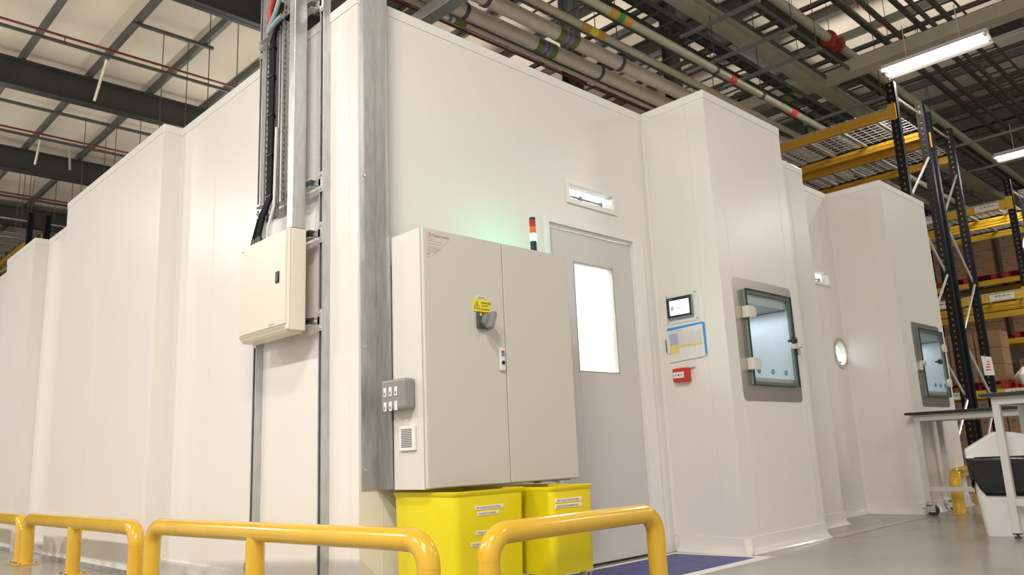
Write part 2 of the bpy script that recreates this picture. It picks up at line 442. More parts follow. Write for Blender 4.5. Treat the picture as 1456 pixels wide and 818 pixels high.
# bars (window closers) inside slot windows
def slot_bar(x0, x1, z, label):
    t = thing('window_stay', (x0, WY+.05, z), label, 'window stay')
    L = x1-x0
    b = MB(); b.cyl((x0+.01, WY+.075, z+.012), (x1-.01, WY+.075, z+.012), .008, 8); b.cyl((x0+.01, WY+.085, z-.012), (x1-.01, WY+.085, z-.012), .006, 8)
    b.build('rod', M['midgrey'], t, smooth=True)
    for f in (.45, .92):
        b = MB(); b.box(x0+L*f-.012, x0+L*f+.012, WY+.066, WY+.09, z-.03, z+.025); b.build('bracket', M['greybox'], t)
slot_bar(3.722, 4.165, 2.305, 'grey twin rod stay behind the slot window above the grey door')
slot_bar(7.13, 7.415, 2.175, 'grey twin rod stay behind the small slot window in the far recess')

# ------------------------------------------------------------------ pass-through hatches
def hatch(x0, x1, z0, z1, px0, px1, pz0, pz1, flip, label):
    """stainless pass-through hatch. plate px*, opening x*, glass door over opening; flip = hinges on the right"""
    t = thing('pass_through_hatch', ((px0+px1)/2, BY, pz0), label, 'hatch')
    y = BY
    # plate with opening
    cx, cz = (px0+px1)/2, (pz0+pz1)/2; W, H = px1-px0, pz1-pz0
    outer = rrect(W, H, .045, 6)
    ix0, ix1, iz0, iz1 = x0, x1, z0, z1
    n = len(outer)
    # inner ring with equal vertex count: project outer points on inner rect
    inner = []
    for i, (u, v) in enumerate(outer):
        sx = 1 if u > 0 else -1; sz = 1 if v > 0 else -1
        inner.append(((ix1 if sx > 0 else ix0)-cx, (iz1 if sz > 0 else iz0)-cz))
    b = MB(); vs = []
    for yy in (y-.003, y-.0001):
        vs += [(cx+u, yy, cz+v) for u, v in outer] + [(cx+u, yy, cz+v) for u, v in inner]
    fs = []
    for j in range(n):
        k = (j+1) % n
        fs += [(j, k, n+k, n+j), (2*n+j, 2*n+k, 3*n+k, 3*n+j), (j, k, 2*n+k, 2*n+j), (n+j, n+k, 3*n+k, 3*n+j)]
    b.add(vs, fs)
    bm_ok = b.build('wall_plate', M['stainless'], t)
    # remove degenerate faces
    bm = bmesh.new(); bm.from_mesh(bm_ok.data); bmesh.ops.remove_doubles(bm, verts=bm.verts, dist=1e-5)
    bmesh.ops.dissolve_degenerate(bm, dist=1e-5, edges=bm.edges); bm.to_mesh(bm_ok.data); bm.free()
    # chamber
    D = .80; e = .004; c0 = z0+.035; c1 = z1-.067
    b = MB()
    b.box(x0-e, x0, y+.0, y+D, z0-e, z1+e); b.box(x1, x1+e, y, y+D, z0-e, z1+e)
    b.box(x0-e, x1+e, y+.004, y+D, c0-e, c0); b.box(x0, x1, y+D, y+D+e, c0, c1)
    b.box(x0, x1, y, y+.004, z0, c0); b.box(x0, x1, y, y+.004, c1, z1)
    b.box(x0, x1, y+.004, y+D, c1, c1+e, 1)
    for (za, zb) in ((c0, c0+.004), (c1-.004, c1)): b.box(x1-.004, x1, y+.01, y+D, za, zb, 2)
    ch = b.build('chamber', [M['chamber'], M['chambershade'], M['darkgrey']], t)
    # glass door
    gx0, gx1, gz0, gz1 = x0-.02, x1+.015, z0-.015, z1+.02
    gy0, gy1 = y-.036, y-.024
    dr = MB(); dr.box(gx0, gx1, gy0, gy1, gz0, gz1)
    g = dr.build('glass_door', M['glass'], t)
    b = MB(); e = .003
    b.box(gx0-e, gx0, gy0, gy1, gz0, gz1); b.box(gx1, gx1+e, gy0, gy1, gz0, gz1); b.box(gx0-e, gx1+e, gy0, gy1, gz1, gz1+e); b.box(gx0-e, gx1+e, gy0, gy1, gz0-e, gz0)
    b.build('polished_edge', M['glassedge'], g)
    b = MB(); w = .022
    for (a, c, p, q) in ((gx0, gx0+w, gz0, gz1), (gx1-w, gx1, gz0, gz1), (gx0+w, gx1-w, gz1-w, gz1), (gx0+w, gx1-w, gz0, gz0+w)):
        b.box(a, c, gy1+.001, y-.004, p, q)
    b.build('gasket', mat('grey_green_gasket', (.22, .25, .21), .4), g)
    for k in range(3):
        hx = (4.90+.185*k) if not flip else (8.21+.135*k); hz = 1.142
        b = MB(); rr = .014
        ringp = [(hx+rr*math.cos(2*PI*i/16), (gy0+gy1)/2, hz+rr*math.sin(2*PI*i/16)) for i in range(17)]
        b.tube(ringp, .005, 6, cap=False); b.build('drilled_hole', M['teal'], g, smooth=True)
    s = -1 if not flip else 1
    hx = gx0 if not flip else gx1
    for hz in (z1-.14, z0+.12):
        b = MB()
        poly = [(0, -.04), (.045, -.04), (.075, -.028), (.085, 0), (.075, .028), (.045, .04), (0, .04)]
        poly = [(hx-s*u, hz+v) for u, v in poly]
        b.prism(poly, FY(gy0-.014), 0, .013)
        b.build('hinge', M['hinge'], t, bevel=.004)
        b = MB(); b.box(min(hx, hx+s*.03), max(hx, hx+s*.03), y-.05, y-.003, hz-.04, hz+.04); b.build('hinge', M['hinge'], t, bevel=.006)
    kx = (gx1-.11) if not flip else (gx0+.03); kz = z0+(z1-z0)*.50
    if flip: kz = z0+(z1-z0)*.52; kx = gx0+.32*0+.30
    b = MB()
    b.tube([(kx, gy0, kz), (kx, gy0-.02, kz), (kx, gy0-.03, kz), (kx, gy0-.055, kz), (kx, gy0-.062, kz)], [.009, .009, .024, .026, .016], 18)
    b.build('knob', M['black'], t, smooth=True)
    lx = gx1 if not flip else gx0
    b = MB(); b.box(lx-.03, lx+.03, gy0-.012, y-.003, kz-.05, kz+.0)
    b.build('latch', M['hinge'], t, bevel=.006)
    b = MB(); b.box(lx-s*.0+(.03 if not flip else -.06), lx+(.06 if not flip else -.03), y-.035, y-.003, kz-.09, kz-.02); b.cyl((lx+(.02 if not flip else -.02), y-.045, kz-.03), (lx+(.07 if not flip else -.07), y-.045, kz-.03), .010, 10)
    b.build('catch', M['zinc'], t, bevel=.003)
    return t
hatch(4.85, 5.44, 1.065, 1.675, 4.715, 5.528, .943, 1.775, False, 'stainless pass-through hatch with glass door, on the nearer bay beside the control screen')
hatch(8.00, 8.585, 1.05, 1.655, 7.875, 8.62, .938, 1.735, True, 'stainless pass-through hatch with glass door on the far bay, above the mobile workbench')

# ------------------------------------------------------------------ electrical cabinet
def build_cabinet():
    x0, x1, y0, y1, z0, z1 = 2.232, 3.238, 2.852, 3.10, .527, 1.728
    t = thing('electrical_cabinet', ((x0+x1)/2, y1, z0), 'large light grey two-door electrical cabinet mounted over the yellow bins, left of the grey door', 'cabinet')
    b = MB(); b.box(x0, x1, y0+.024, y1, z0, z1)
    b.build('body', M['cabinet_side'], t, bevel=.003)
    xm = 2.742
    for nm, a, c in (('l', x0+.003, xm-.003), ('r', xm+.003, x1-.001)):
        b = MB(); b.box(a, c, y0, y0+.020, z0+.004, z1-.003)
        d = b.build('door', M['cabinet'], t, bevel=.004)
        if nm == 'l': dl = d
    b = MB(); b.box(x0+.01, x1-.01, y0+.0195, y0+.0245, z0+.01, z1-.01); b.build('door_seal', M['black'], t)
    # fixing frame behind
    b = MB(); b.box(x0+.02, x1-.02, y1, y1+.012, z0+.03, z1-.03); 
    for zz in (z0+.12, z1-.16): b.box(x0+.05, x1-.05, y1+.012, WY-.001, zz, zz+.04)
    b.build('mounting_frame', M['galvdark'], t)
    # lock
    b = MB(); b.box(2.690, 2.727, y0-.012, y0, 1.068, 1.182); lk = b.build('lock_plate', M['whiteplastic'], dl, bevel=.005)
    b = MB(); b.cyl((2.709, y0-.0125, 1.108), (2.709, y0-.016, 1.108), .010, 16); b.build('keyhole', M['black'], lk, smooth=True)
    b = MB(); b.box(2.699, 2.719, y0-.0135, y0-.0125, 1.14, 1.155, 0); b.box(2.699, 2.719, y0-.0135, y0-.0125, 1.156, 1.168, 1); b.build('badge', [M['bandblue'], M['inkred']], lk)
    # isolator
    b = MB(); b.box(2.550, 2.640, y0-.018, y0, 1.268, 1.350); iso = b.build('isolator_switch', M['darkgrey'], dl, bevel=.004)
    b = MB(); b.cyl((2.602, y0-.018, 1.305), (2.602, y0-.045, 1.305), .036, 24)
    T = Matrix.Translation((2.602, y0-.055, 1.305)) @ Matrix.Rotation(.35, 4, 'Y')
    b.box(-.013, .013, -.018, .018, -.042, .042, 0, T)
    b.build('rotary_handle', M['midgrey'], iso, bevel=.004)
    b = MB(); b.cyl((2.565, y0-.0182, 1.335), (2.565, y0-.020, 1.335), .007, 12, 0); b.cyl((2.59, y0-.0182, 1.342), (2.59, y0-.020, 1.342), .006, 12, 1); b.cyl((2.565, y0-.0182, 1.30), (2.565, y0-.020, 1.30), .006, 12, 2)
    b.build('marker', [M['dangeryellow'], M['inkred'], M['bandemerald']], iso)
    # danger sign
    b = MB(); b.box(2.532, 2.645, y0-.003, y0, 1.353, 1.413); dg = b.build('danger_sign', M['dangeryellow'], dl)
    b = MB(); tx, tz = 2.556, 1.382
    def tri(b, r, w, mi):
        P = [(tx+r*math.cos(PI/2+2*PI*k/3), tz-.004+r*math.sin(PI/2+2*PI*k/3)) for k in range(3)]
        Q = [(tx+(r-w)*math.cos(PI/2+2*PI*k/3), tz-.004+(r-w)*math.sin(PI/2+2*PI*k/3)) for k in range(3)]
        for k in range(3):
            l = (k+1) % 3; b.prism([P[k], P[l], Q[l], Q[k]], FY(y0-.0036), 0, .0006, mi)
    tri(b, .025, .005, 0)
    b.prism([(tx+.003, tz+.010), (tx-.005, tz-.004), (tx, tz-.003), (tx-.003, tz-.013), (tx+.005, tz+.0), (tx, tz)], FY(y0-.0036), 0, .0006)
    b.build('warning_triangle', M['ink'], dg)
    text('lettering', 'DANGER', .016, (2.583, y0-.0035, 1.392), '-Y', M['ink'], dg)
    text('lettering', '400 VOLTS', .009, (2.588, y0-.0035, 1.379), '-Y', M['ink'], dg)
    text('lettering', 'ISOLATE BEFORE', .0085, (2.582, y0-.0035, 1.363), '-Y', M['ink'], dg, .85)
    b = MB(); b.box(2.560, 2.617, y0-.002, y0, 1.417, 1.431); il = b.build('name_label', M['paper'], dl)
    text('lettering', 'ISOLATOR', .009, (2.566, y0-.0025, 1.420), '-Y', M['ink'], il)
    # maker's plate
    poly = [(2.250, 1.708), (2.392, 1.684), (2.392, 1.680), (2.268, 1.585), (2.250, 1.590)]
    poly = [(2.252, 1.712), (2.395, 1.712), (2.395, 1.690), (2.275, 1.580), (2.252, 1.587)]
    b = MB(); b.prism(poly, FY(y0-.0015), 0, .0015); pl = b.build('maker_plate', M['sticker'], dl)
    b = MB()
    for a0, a1, mi, ox in ((PI/2, 1.5*PI, 0, -.001), (-PI/2, PI/2, 1, .001)):
        P = [(2.268+ox+.0135*math.cos(a0+(a1-a0)*k/12), 1.694+.0135*math.sin(a0+(a1-a0)*k/12)) for k in range(13)]
        b.prism(P, FY(y0-.0022), 0, .0006, mi)
    b.build('round_emblem', [M['inkblue'], M['inkorange']], pl)
    text('lettering', 'Cleanrooms', .021, (2.286, y0-.0020, 1.687), '-Y', M['inkgrey'], pl)
    b = MB()
    for k, (w, z) in enumerate(((.035, 1.672), (.085, 1.664), (.085, 1.650), (.07, 1.636), (.075, 1.628), (.07, 1.620), (.05, 1.612))):
        b.box(2.258, 2.258+w, y0-.002, y0-.0015, z-.0008, z+.0006)
    b.box(2.3425, 2.3435, y0-.002, y0-.0015, 1.650, 1.664)
    b.build('printed_line', M['inkgrey'], pl)
    text('lettering', 'CE', .012, (2.258, y0-.0020, 1.596), '-Y', M['inkgrey'], pl)
    # side vent
    xs = x0
    b = MB(); b.box(xs-.012, xs, 2.924, 3.044, .700, .812); v = b.build('side_vent', M['whiteplastic'], t, bevel=.003)
    b = MB()
    for k in range(11): b.box(xs-.0135, xs-.012, 2.945, 3.023, .716+.0078*k, .7195+.0078*k)
    b.build('vent_slot', M['darkgrey'], v)
    b = MB()
    for (a, c) in ((3.02, .0), (3.16, .0)): b.tube([(a, y0+.1, z0), (a, y0+.1, z0-.012)], .018, 12)
    b.box(2.98, 3.2, y0+.03, y0+.15, z0-.006, z0)
    b.build('gland_plate', M['galvdark'], t)
    # socket box on its side: a separate thing
    s = thing('switch_box', (x0-.06, 3.02, .88), 'grey metal six-switch box fixed to the left side of the grey cabinet', 'switch box')
    X0 = x0-.062
    b = MB(); b.box(X0, x0-.0005, 2.925, 3.112, .885, 1.025); b.build('case', M['greybox'], s, bevel=.012)
    for i in range(3):
        for j in range(2):
            yy = 3.085-.042*i; zz = .990-.066*j-.0
            b = MB(); b.box(X0-.004, X0, yy-.022, yy, zz-.042, zz); sw = b.build('rocker_switch', M['whiteplastic'], s, bevel=.0015)
            if not (i == 2 and j == 1):
                b = MB(); b.box(X0-.0055, X0-.004, yy-.016, yy-.006, zz-.034, zz-.022); b.build('rocker_mark', M['inkgrey'], sw)
build_cabinet()

def build_beacon():
    x, y = 3.06, 2.93; z = 1.7285
    t = thing('signal_beacon', (x, y, z), 'slim stack beacon with red, orange and lit green lenses on top of the grey cabinet', 'beacon')
    r = .0175
    z0 = z
    for nm, h, m in (('base', .075, 'black'), ('green_lens', .040, 'beacongreen'), ('orange_lens', .040, 'beaconorange'), ('red_lens', .040, 'beaconred'), ('cap', .014, 'black')):
        b = MB(); rr = r if nm != 'cap' else r*.98
        b.cyl((x, y, z0), (x, y, z0+h), rr, 24); b.build(nm, M[m], t, smooth=True); z0 += h
build_beacon()

# galvanised channel beside the cabinet
def build_channel():
    x = 2.222; z0 = .53
    t = thing('galvanised_channel', (1.95, WY, z0), 'tall galvanised steel channel running up the wall corner beside the grey cabinet', 'channel')
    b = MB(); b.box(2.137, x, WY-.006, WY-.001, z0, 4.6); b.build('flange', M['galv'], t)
    b = MB(); b.box(x, x+.004, WY-.125, WY-.001, 1.735, 4.6); b.build('web', M['galvshade'], t)
    b = MB(); b.box(x-.001, x+.006, WY-.127, WY-.006, z0, 1.735); b.build('dark_side_strip', M['galvdark'], t)  # darker stretch of the channel side at cabinet height
    for (zz) in (2.07, 1.20, .62):
        b = MB(); b.cyl((2.16, WY-.006, zz), (2.16, WY-.013, zz), .008, 6); b.build('bolt', M['zinc'], t)
build_channel()

# ------------------------------------------------------------------ left wall electrics
def c_strut(b, x_back, x_front, y0, y1, z0, z1):
    """C section strut standing on the left wall, slot towards -X"""
    w = .0025
    b.box(x_back-w, x_back, y0, y1, z0, z1)
    b.box(x_front, x_back-w, y0, y0+w, z0, z1); b.box(x_front, x_back-w, y1-w, y1, z0, z1)
    b.box(x_front, x_front+w, y0+w, y0+.010, z0, z1); b.box(x_front, x_front+w, y1-.010, y1-w, z0, z1)
def build_electrics():
    slots = []
    for yc, z0, lab in ((3.505, .10, 'galvanised strut on the left wall to the right of the cream distribution box'), (4.205, .16, 'galvanised wall strut passing behind the left edge of the cream distribution box')):
        t = thing('strut_channel', (2.10, yc, z0), lab, 'strut')
        b = MB(); c_strut(b, LX-.0005, LX-.042, yc-.0205, yc+.0205, z0, 4.4); b.build('channel', M['galv'], t)
        b = MB(); b.box(LX-.0035, LX-.0032, yc-.012, yc+.012, z0, 4.4); b.build('slot_shade', M['darkgrey'], t)  # dark strip standing in for the shade inside the open slot
        b = MB(); b.box(LX-.06, LX, yc-.035, yc+.035, z0-.05, z0); b.build('foot_bracket', M['galv'], t)
        for zz in (1.367, 1.825, 2.10, 3.14):
            b = MB(); b.box(LX-.0465, LX-.0425, yc-.02, yc+.02, zz-.055, zz+.055)
            s = -1 if yc > 4 else 1
            b.box(LX-.0465, LX-.0425, min(yc, yc+s*.065), max(yc, yc+s*.065), zz-.02, zz+.02)
            br = b.build('tee_bracket', M['zinc'], t)
            for (dy, dz) in ((0, .038), (0, -.038), (s*.045, 0)):
                b = MB(); b.cyl((LX-.0465, yc+dy, zz+dz), (LX-.054, yc+dy, zz+dz), .0085, 6); b.build('bolt', M['zinc'], br)
    for i, zz in enumerate((1.367, 1.825, 2.10, 3.14)):
        b = MB(); X0, X1 = 2.0435, 2.0805
        b.box(X0, X1, 3.55, 4.165, zz-.0205, zz-.018); b.box(X0, X1, 3.55, 4.165, zz+.018, zz+.0205); b.box(X1-.0025, X1, 3.55, 4.165, zz-.018, zz+.018)
        o = b.build('cross_strut', M['galv'], origin=(2.06, 3.85, zz))
        tag(o, 'horizontal galvanised strut %s' % ['behind the lower edge of the cream distribution box', 'behind the upper edge of the cream distribution box',
             'just above the cream distribution box, under the cable trays', 'near the top of the cable trays'][i], 'strut')
    # distribution box
    x0, x1, y0, y1, z0, z1 = 1.935, 2.040, 3.574, 4.098, 1.318, 1.853
    t = thing('distribution_box', (x1, (y0+y1)/2, z0), 'cream metal distribution box with black latch mounted on struts on the left wall', 'electrical box')
    b = MB(); b.box(x0+.022, x1, y0, y1, z0+.002, z1-.003); b.build('body', M['cream'], t, bevel=.004)
    b = MB(); b.box(x0+.010, x0+.0218, y0+.002, y1-.002, z0+.004, z1-.006); b.build('door_rim', M['cream'], t, bevel=.006)
    b = MB(); b.box(x0, x0+.012, y0+.022, y1-.006, z0+.035, z1-.012); d = b.build('door', M['cream'], t, bevel=.003)
    b = MB(); b.prism([(x0-.004, z0+.030), (x0+.022, z0-.006), (x1, z0-.006), (x1, z0+.002), (x0+.010, z0+.030)], lambda u, v, w: (u, w, v), y0+.03, y1-.002); b.build('bottom_lip', M['cream'], t, bevel=.004)
    b = MB(); b.box(x0-.006, x0, 3.655, 3.690, 1.573, 1.633); l = b.build('latch', M['black'], d, bevel=.002)
    b = MB(); b.box(x0-.009, x0-.006, 3.660, 3.685, 1.580, 1.610); b.build('latch_tongue', M['darkgrey'], l, bevel=.002)
    text('lettering', 'Schneider', .016, (x0-.0005, 3.765, 1.362), '-X', M['inkgreen'], d)
    text('lettering', 'Electric', .009, (x0-.0005, 3.755, 1.353), '-X', M['inkgreen'], d)
    text('lettering', 'Acti9', .013, (x0-.0005, 4.085, 1.815), '-X', M['inkgreen'], d)
    # trays
    def tray(ya, yb, label, zlo, zhi):
        t = thing('cable_tray', (2.03, (ya+yb)/2, zlo), label, 'cable tray')
        b = MB(); th = .0015; x = 2.036
        # base with two rows of slots
        cols = [ya, ya+.010, ya+.028, yb-.028, yb-.010, yb]
        b.box(x, x+th, cols[0], cols[1], zlo, zhi); b.box(x, x+th, cols[2], cols[3], zlo, zhi); b.box(x, x+th, cols[4], cols[5], zlo, zhi)
        z = zlo
        while z < min(zhi, 3.5):
            for a, c in ((cols[1], cols[2]), (cols[3], cols[4])): b.box(x, x+th, a, c, z, z+.012)
            z += .035
        # side returns, slotted too
        for y in (ya, yb-th):
            b.box(x-.026, x-.018, y, y+th, zlo, zhi); b.box(x-.008, x, y, y+th, zlo, zhi)
            z = zlo+.01
            while z < min(zhi, 3.5): b.box(x-.018, x-.008, y, y+th, z, z+.014); z += .035
        b.build('perforated_tray', M['galvdark'], t)
        return t
    tray(3.868, 3.995, 'perforated cable tray carrying thick black cables up the left wall', 1.99, 3.10)
    tray(3.700, 3.795, 'narrow perforated cable tray next to the square trunking on the left wall', 2.03, 4.4)
    b = MB(); c_strut(b, 2.040, 2.012, 3.805, 3.846, 2.06, 3.2); o = b.build('slotted_strut', M['galv'], origin=(2.04, 3.825, 2.06)); tag(o, 'slim galvanised strut standing between the two cable trays', 'strut')
    b = MB(); b.box(1.965, 2.040, 3.585, 3.645, 1.856, 4.4); o = b.build('cable_trunking', M['galv'], bevel=.003, origin=(2.0, 3.61, 1.856)); tag(o, 'square galvanised cable trunking rising from the top of the cream distribution box', 'trunking')
    # cables
    for i, (dy, yb, lab) in enumerate(((0, 4.05, 'leftmost'), (.018, 4.005, 'middle'), (.036, 3.980, 'rightmost'))):
        y = 3.950-dy
        path = [(1.985, yb, 1.85), (1.985, yb+.002, 1.90), (1.99, (yb+y)/2+.005, 2.00), (2.012, y, 2.10), (2.014, y, 2.5), (2.014, y, 3.02)]
        path += [(2.014, y-.008, 3.07), (2.014, y-.035, 3.11), (2.014, y-.08, 3.135), (2.03, y-.16, 3.16), (2.05, y-.26, 3.18)]
        b = MB(); b.tube(path, .0098, 10); o = b.build('power_cable', M['cable'], smooth=True, origin=(1.985, yb, 1.85))
        tag(o, '%s of the three thick black cables clipped to the tray above the cream distribution box' % lab, 'cable')
        b2 = MB(); b2.tube([(1.985, yb, 1.853), (1.985, yb, 1.895)], [.020, .013], 12); b2.build('gland', M['black'], o, smooth=True)
    for k, zz in enumerate((2.12, 2.36, 2.60, 2.84, 3.02)):
        b = MB(); b.box(2.001, 2.034, 3.900, 3.964, zz-.004, zz+.004); o = b.build('cable_tie', M['black'], origin=(2.0, 3.93, zz))
        tag(o, 'black cable tie strapping the thick black cables to the tray, %s' % ['lowest of five', 'second from the bottom', 'third from the bottom', 'fourth from the bottom', 'topmost of five'][k], 'cable tie')
    b = MB(); b.tube([(1.99, 3.905, 1.853), (1.99, 3.90, 1.92), (1.995, 3.88, 1.98), (2.00, 3.855, 2.04), (2.00, 3.85, 2.10), (2.005, 3.85, 2.5)], .008, 8); o = b.build('flexible_cable', M['whitecable'], smooth=True, origin=(1.99, 3.905, 1.853))
    tag(o, 'thin white cable entering the top of the cream distribution box', 'cable')
    b = MB(); b.tube([(2.0, 3.66, 1.855), (2.0, 3.662, 1.95), (2.0, 3.66, 2.0)], .006, 8); b.cyl((2.0, 3.66, 1.853), (2.0, 3.66, 1.88), .012, 10); o = b.build('flexible_cable', M['cable'], smooth=True, origin=(2.0, 3.66, 1.855))
    tag(o, 'short thin black cable beside the square trunking at the top of the cream box', 'cable')
    b = MB(); b.tube([(1.985, 3.88, 3.10), (1.98, 3.91, 3.16), (1.98, 3.90, 3.24), (1.98, 3.85, 3.31), (1.985, 3.78, 3.36), (1.99, 3.72, 3.42), (1.99, 3.70, 3.6)], .012, 10); o = b.build('flexible_cable', M['redcable'], smooth=True, origin=(1.985, 3.88, 3.10))
    tag(o, 'bright red cable looping over the top of the cable tray', 'cable')
    b = MB(); b.tube([(1.975, 3.915, 3.09), (1.97, 3.87, 3.13), (1.97, 3.82, 3.18), (1.975, 3.78, 3.26), (1.98, 3.75, 3.36), (1.98, 3.74, 3.6)], .013, 10); b.tube([(1.975, 3.915, 3.09), (1.97, 3.87, 3.10), (1.97, 3.80, 3.12), (1.975, 3.76, 3.13)], .013, 10); o = b.build('flexible_cable', M['bluecable'], smooth=True, origin=(1.975, 3.915, 3.09))
    tag(o, 'pale blue cable looping beneath the red one at the top of the cable tray', 'cable')
build_electrics()

# ------------------------------------------------------------------ bay wall controls
def build_controls():
    x = BX
    t = thing('control_screen', (x, 3.014, 1.49), 'small lit touch screen in a white plate on the side of the nearer bay', 'screen')
    b = MB(); b.box(x-.006, x-.0005, 2.886, 3.145, 1.492, 1.698); b.build('backing_plate', M['whiteplastic'], t, bevel=.002)
    for yy in (2.900, 3.131):
        for zz in (1.506, 1.684): 
            b = MB(); b.cyl((x-.006, yy, zz), (x-.009, yy, zz), .005, 10); b.build('screw', M['midgrey'], t)
    b = MB(); b.box(x-.022, x-.006, 2.921, 3.128, 1.520, 1.672); bz = b.build('bezel', M['midgrey'], t, bevel=.004)
    b = MB(); b.box(x-.0235, x-.022, 2.928, 3.121, 1.532, 1.668); b.build('front_glass', M['black'], bz)
    b = MB(); b.box(x-.0245, x-.0235, 2.943, 3.100, 1.546, 1.648); sc = b.build('display', M['screen'], bz)
    b = MB()
    for a0, a1, mi in ((PI/2, 1.5*PI, 1), (-PI/2, PI/2, 0)):
        P = [(3.078+.013*math.cos(a0+(a1-a0)*k/12), 1.594+.017*math.sin(a0+(a1-a0)*k/12)) for k in range(13)]
        b.prism(P, FX(x-.0250), 0, .0005, mi)
    b.build('round_emblem', [emit('screen_teal', (.1, .55, .6), .25), emit('screen_orange', (.9, .3, .25), .25)], sc)
    text('lettering', 'Cleanrooms', .019, (x-.0250, 3.060, 1.588), '-X', emit('screen_grey', (.40, .40, .58), .15), sc)
    text('lettering', 'SIEMENS', .009, (x-.0240, 3.105, 1.655), '-X', M['inkblue'], bz)
    # clipboard
    t = thing('clipboard', (x, 3.0, 1.24), 'blue clipboard with printed log sheets hanging below the control screen', 'clipboard')
    T0 = x-.006
    b = MB(); P = [(3.150, 1.255), (3.150, 1.462), (3.140, 1.468), (2.862, 1.476), (2.850, 1.466), (2.850, 1.262), (2.860, 1.252)]
    b.prism(P, FX(x-.005), 0, .0045); b.build('board', M['clipblue'], t)
    b = MB(); b.prism([(3.148, 1.236), (3.152, 1.448), (2.868, 1.462), (2.862, 1.256)], FX(x-.0062), 0, .001); b.prism([(3.149, 1.230), (3.150, 1.30), (2.862, 1.30), (2.860, 1.245)], FX(x-.0082), 0, .0018)
    sh = b.build('log_sheet', M['paper'], t)
    xx = x-.0087
    b = MB(); b.box(xx, xx+.0004, 3.065, 3.135, 1.345, 1.425); b.build('printed_column', M['paperblue'], sh)
    b = MB(); b.box(xx, xx+.0004, 2.885, 3.138, 1.328, 1.340); b.box(xx, xx+.0004, 3.065, 3.138, 1.285, 1.328); b.build('highlight_row', M['paperyellow'], sh)
    b = MB()
    for k in range(8): b.box(xx, xx+.0002, 2.88, 3.138, 1.345+.011*k, 1.3456+.011*k)
    for k in range(8): b.box(xx, xx+.0002, 2.885+.025*k, 2.8856+.025*k, 1.29, 1.425)
    b.box(xx, xx+.0002, 3.02, 3.13, 1.438, 1.440)
    b.build('printed_grid', M['inkgrey'], sh)
    b = MB(); b.box(x-.016, x-.0075, 3.130, 3.152, 1.292, 1.392); b.build('clip', M['whiteplastic'], t, bevel=.003)
    b = MB(); b.cyl((x-.018, 3.157, 1.30), (x-.018, 3.157, 1.39), .003, 8); b.build('clip_wire', M['black'], t)
    # call point
    t = thing('fire_call_point', (x, 3.045, 1.085), 'red manual fire alarm call point on the bay side below the clipboard', 'alarm call point')
    b = MB(); b.box(x-.045, x-.0005, 2.988, 3.107, 1.092, 1.184); b.build('housing', M['red'], t, bevel=.006)
    b = MB(); b.box(x-.0475, x-.045, 3.016, 3.098, 1.118, 1.158); e = b.build('break_panel', M['whiteplastic'], t)
    b = MB(); b.cyl((x-.0476, 3.057, 1.138), (x-.0485, 3.057, 1.138), .006, 12); b.box(x-.0485, x-.0476, 3.026, 3.046, 1.1365, 1.1395); b.box(x-.0485, x-.0476, 3.068, 3.088, 1.1365, 1.1395); b.build('press_symbol', M['ink'], e)
    b = MB(); b.cyl((x-.012, 2.988, 1.180), (x-.012, 2.945, 1.186), .005, 8); b.build('test_key', M['zinc'], t)
build_controls()

# ------------------------------------------------------------------ yellow bins
def build_bin(x0, x1, y0, y1, z0, z1, label, labels):
    t = thing('storage_bin', ((x0+x1)/2, (y0+y1)/2, 0), label, 'bin', 'yellow tapered bins under the grey cabinet')
    cx, cy = (x0+x1)/2, (y0+y1)/2; W, D = x1-x0, y1-y0
    def loop(s, z, ins=0):
        return [(cx+u, cy+v, z) for u, v in rrect(W*s-2*ins, D*s-2*ins, .035, 4)]
    L = [loop(.955, z0), loop(.99, z1-.022), loop(1.0, z1-.020), loop(1.028, z1-.004), loop(1.028, z1), loop(.975, z1), loop(.965, z1-.03), loop(.93, z0+.006)]
    n = len(L[0]); b = MB(); vs = [p for l in L for p in l]; fs = []
    for i in range(len(L)-1):
        for j in range(n): k = (j+1) % n; fs.append((i*n+j, i*n+k, (i+1)*n+k, (i+1)*n+j))
    fs += [tuple(range(n)), tuple(range((len(L)-1)*n, len(L)*n))]
    b.add(vs, fs); b.build('tub', M['bin'], t, smooth=True)
    for sx in (-1, 1):
        for sy in (-1, 1):
            px, py = cx+sx*(W*.38), cy+sy*(D*.38)
            b = MB(); b.box(px-.03, px+.03, py-.03, py+.03, z0-.008, z0); b.box(px-.018, px-.013, py-.02, py+.02, .04, z0-.008); b.box(px+.013, px+.018, py-.02, py+.02, .04, z0-.008); c = b.build('castor', M['zinc'], t)
            b = MB(); b.cyl((px-.011, py+.012, .034), (px+.011, py+.012, .034), .034, 20); b.build('wheel', M['rubber'], c, smooth=True)
    # labels: flat strips on the slanted front
    for (lx0, lx1, lz, txt) in labels:
        f = (lz-z0)/(z1-.03-z0); sc = .955+.035*f
        yf = cy-D*sc/2
        b = MB(); b.box(lx0, lx1, yf-.0015-.001, yf+.0035, lz-.008, lz+.008); l = b.build('label_strip', M['paper'], t)
        text('lettering', txt, .0105, (lx0+.006, yf-.003, lz-.004), '-Y', M['inkgrey'], l, min(1.0, (lx1-lx0-.012)/(len(txt)*.0068)))
build_bin(2.272, 2.698, 2.715, 3.175, .11, .514, 'bright yellow bin with four label strips, standing left under the grey cabinet', [
    (2.385, 2.555, .440, 'DIRTY CLEAN ROOM CLOTHING'), (2.40, 2.525, .415, 'IN ROOM CLOTHING'), (2.39, 2.49, .335, 'TO BE CLEANED'), (2.358, 2.45, .288, 'CLOTHING BIN')])
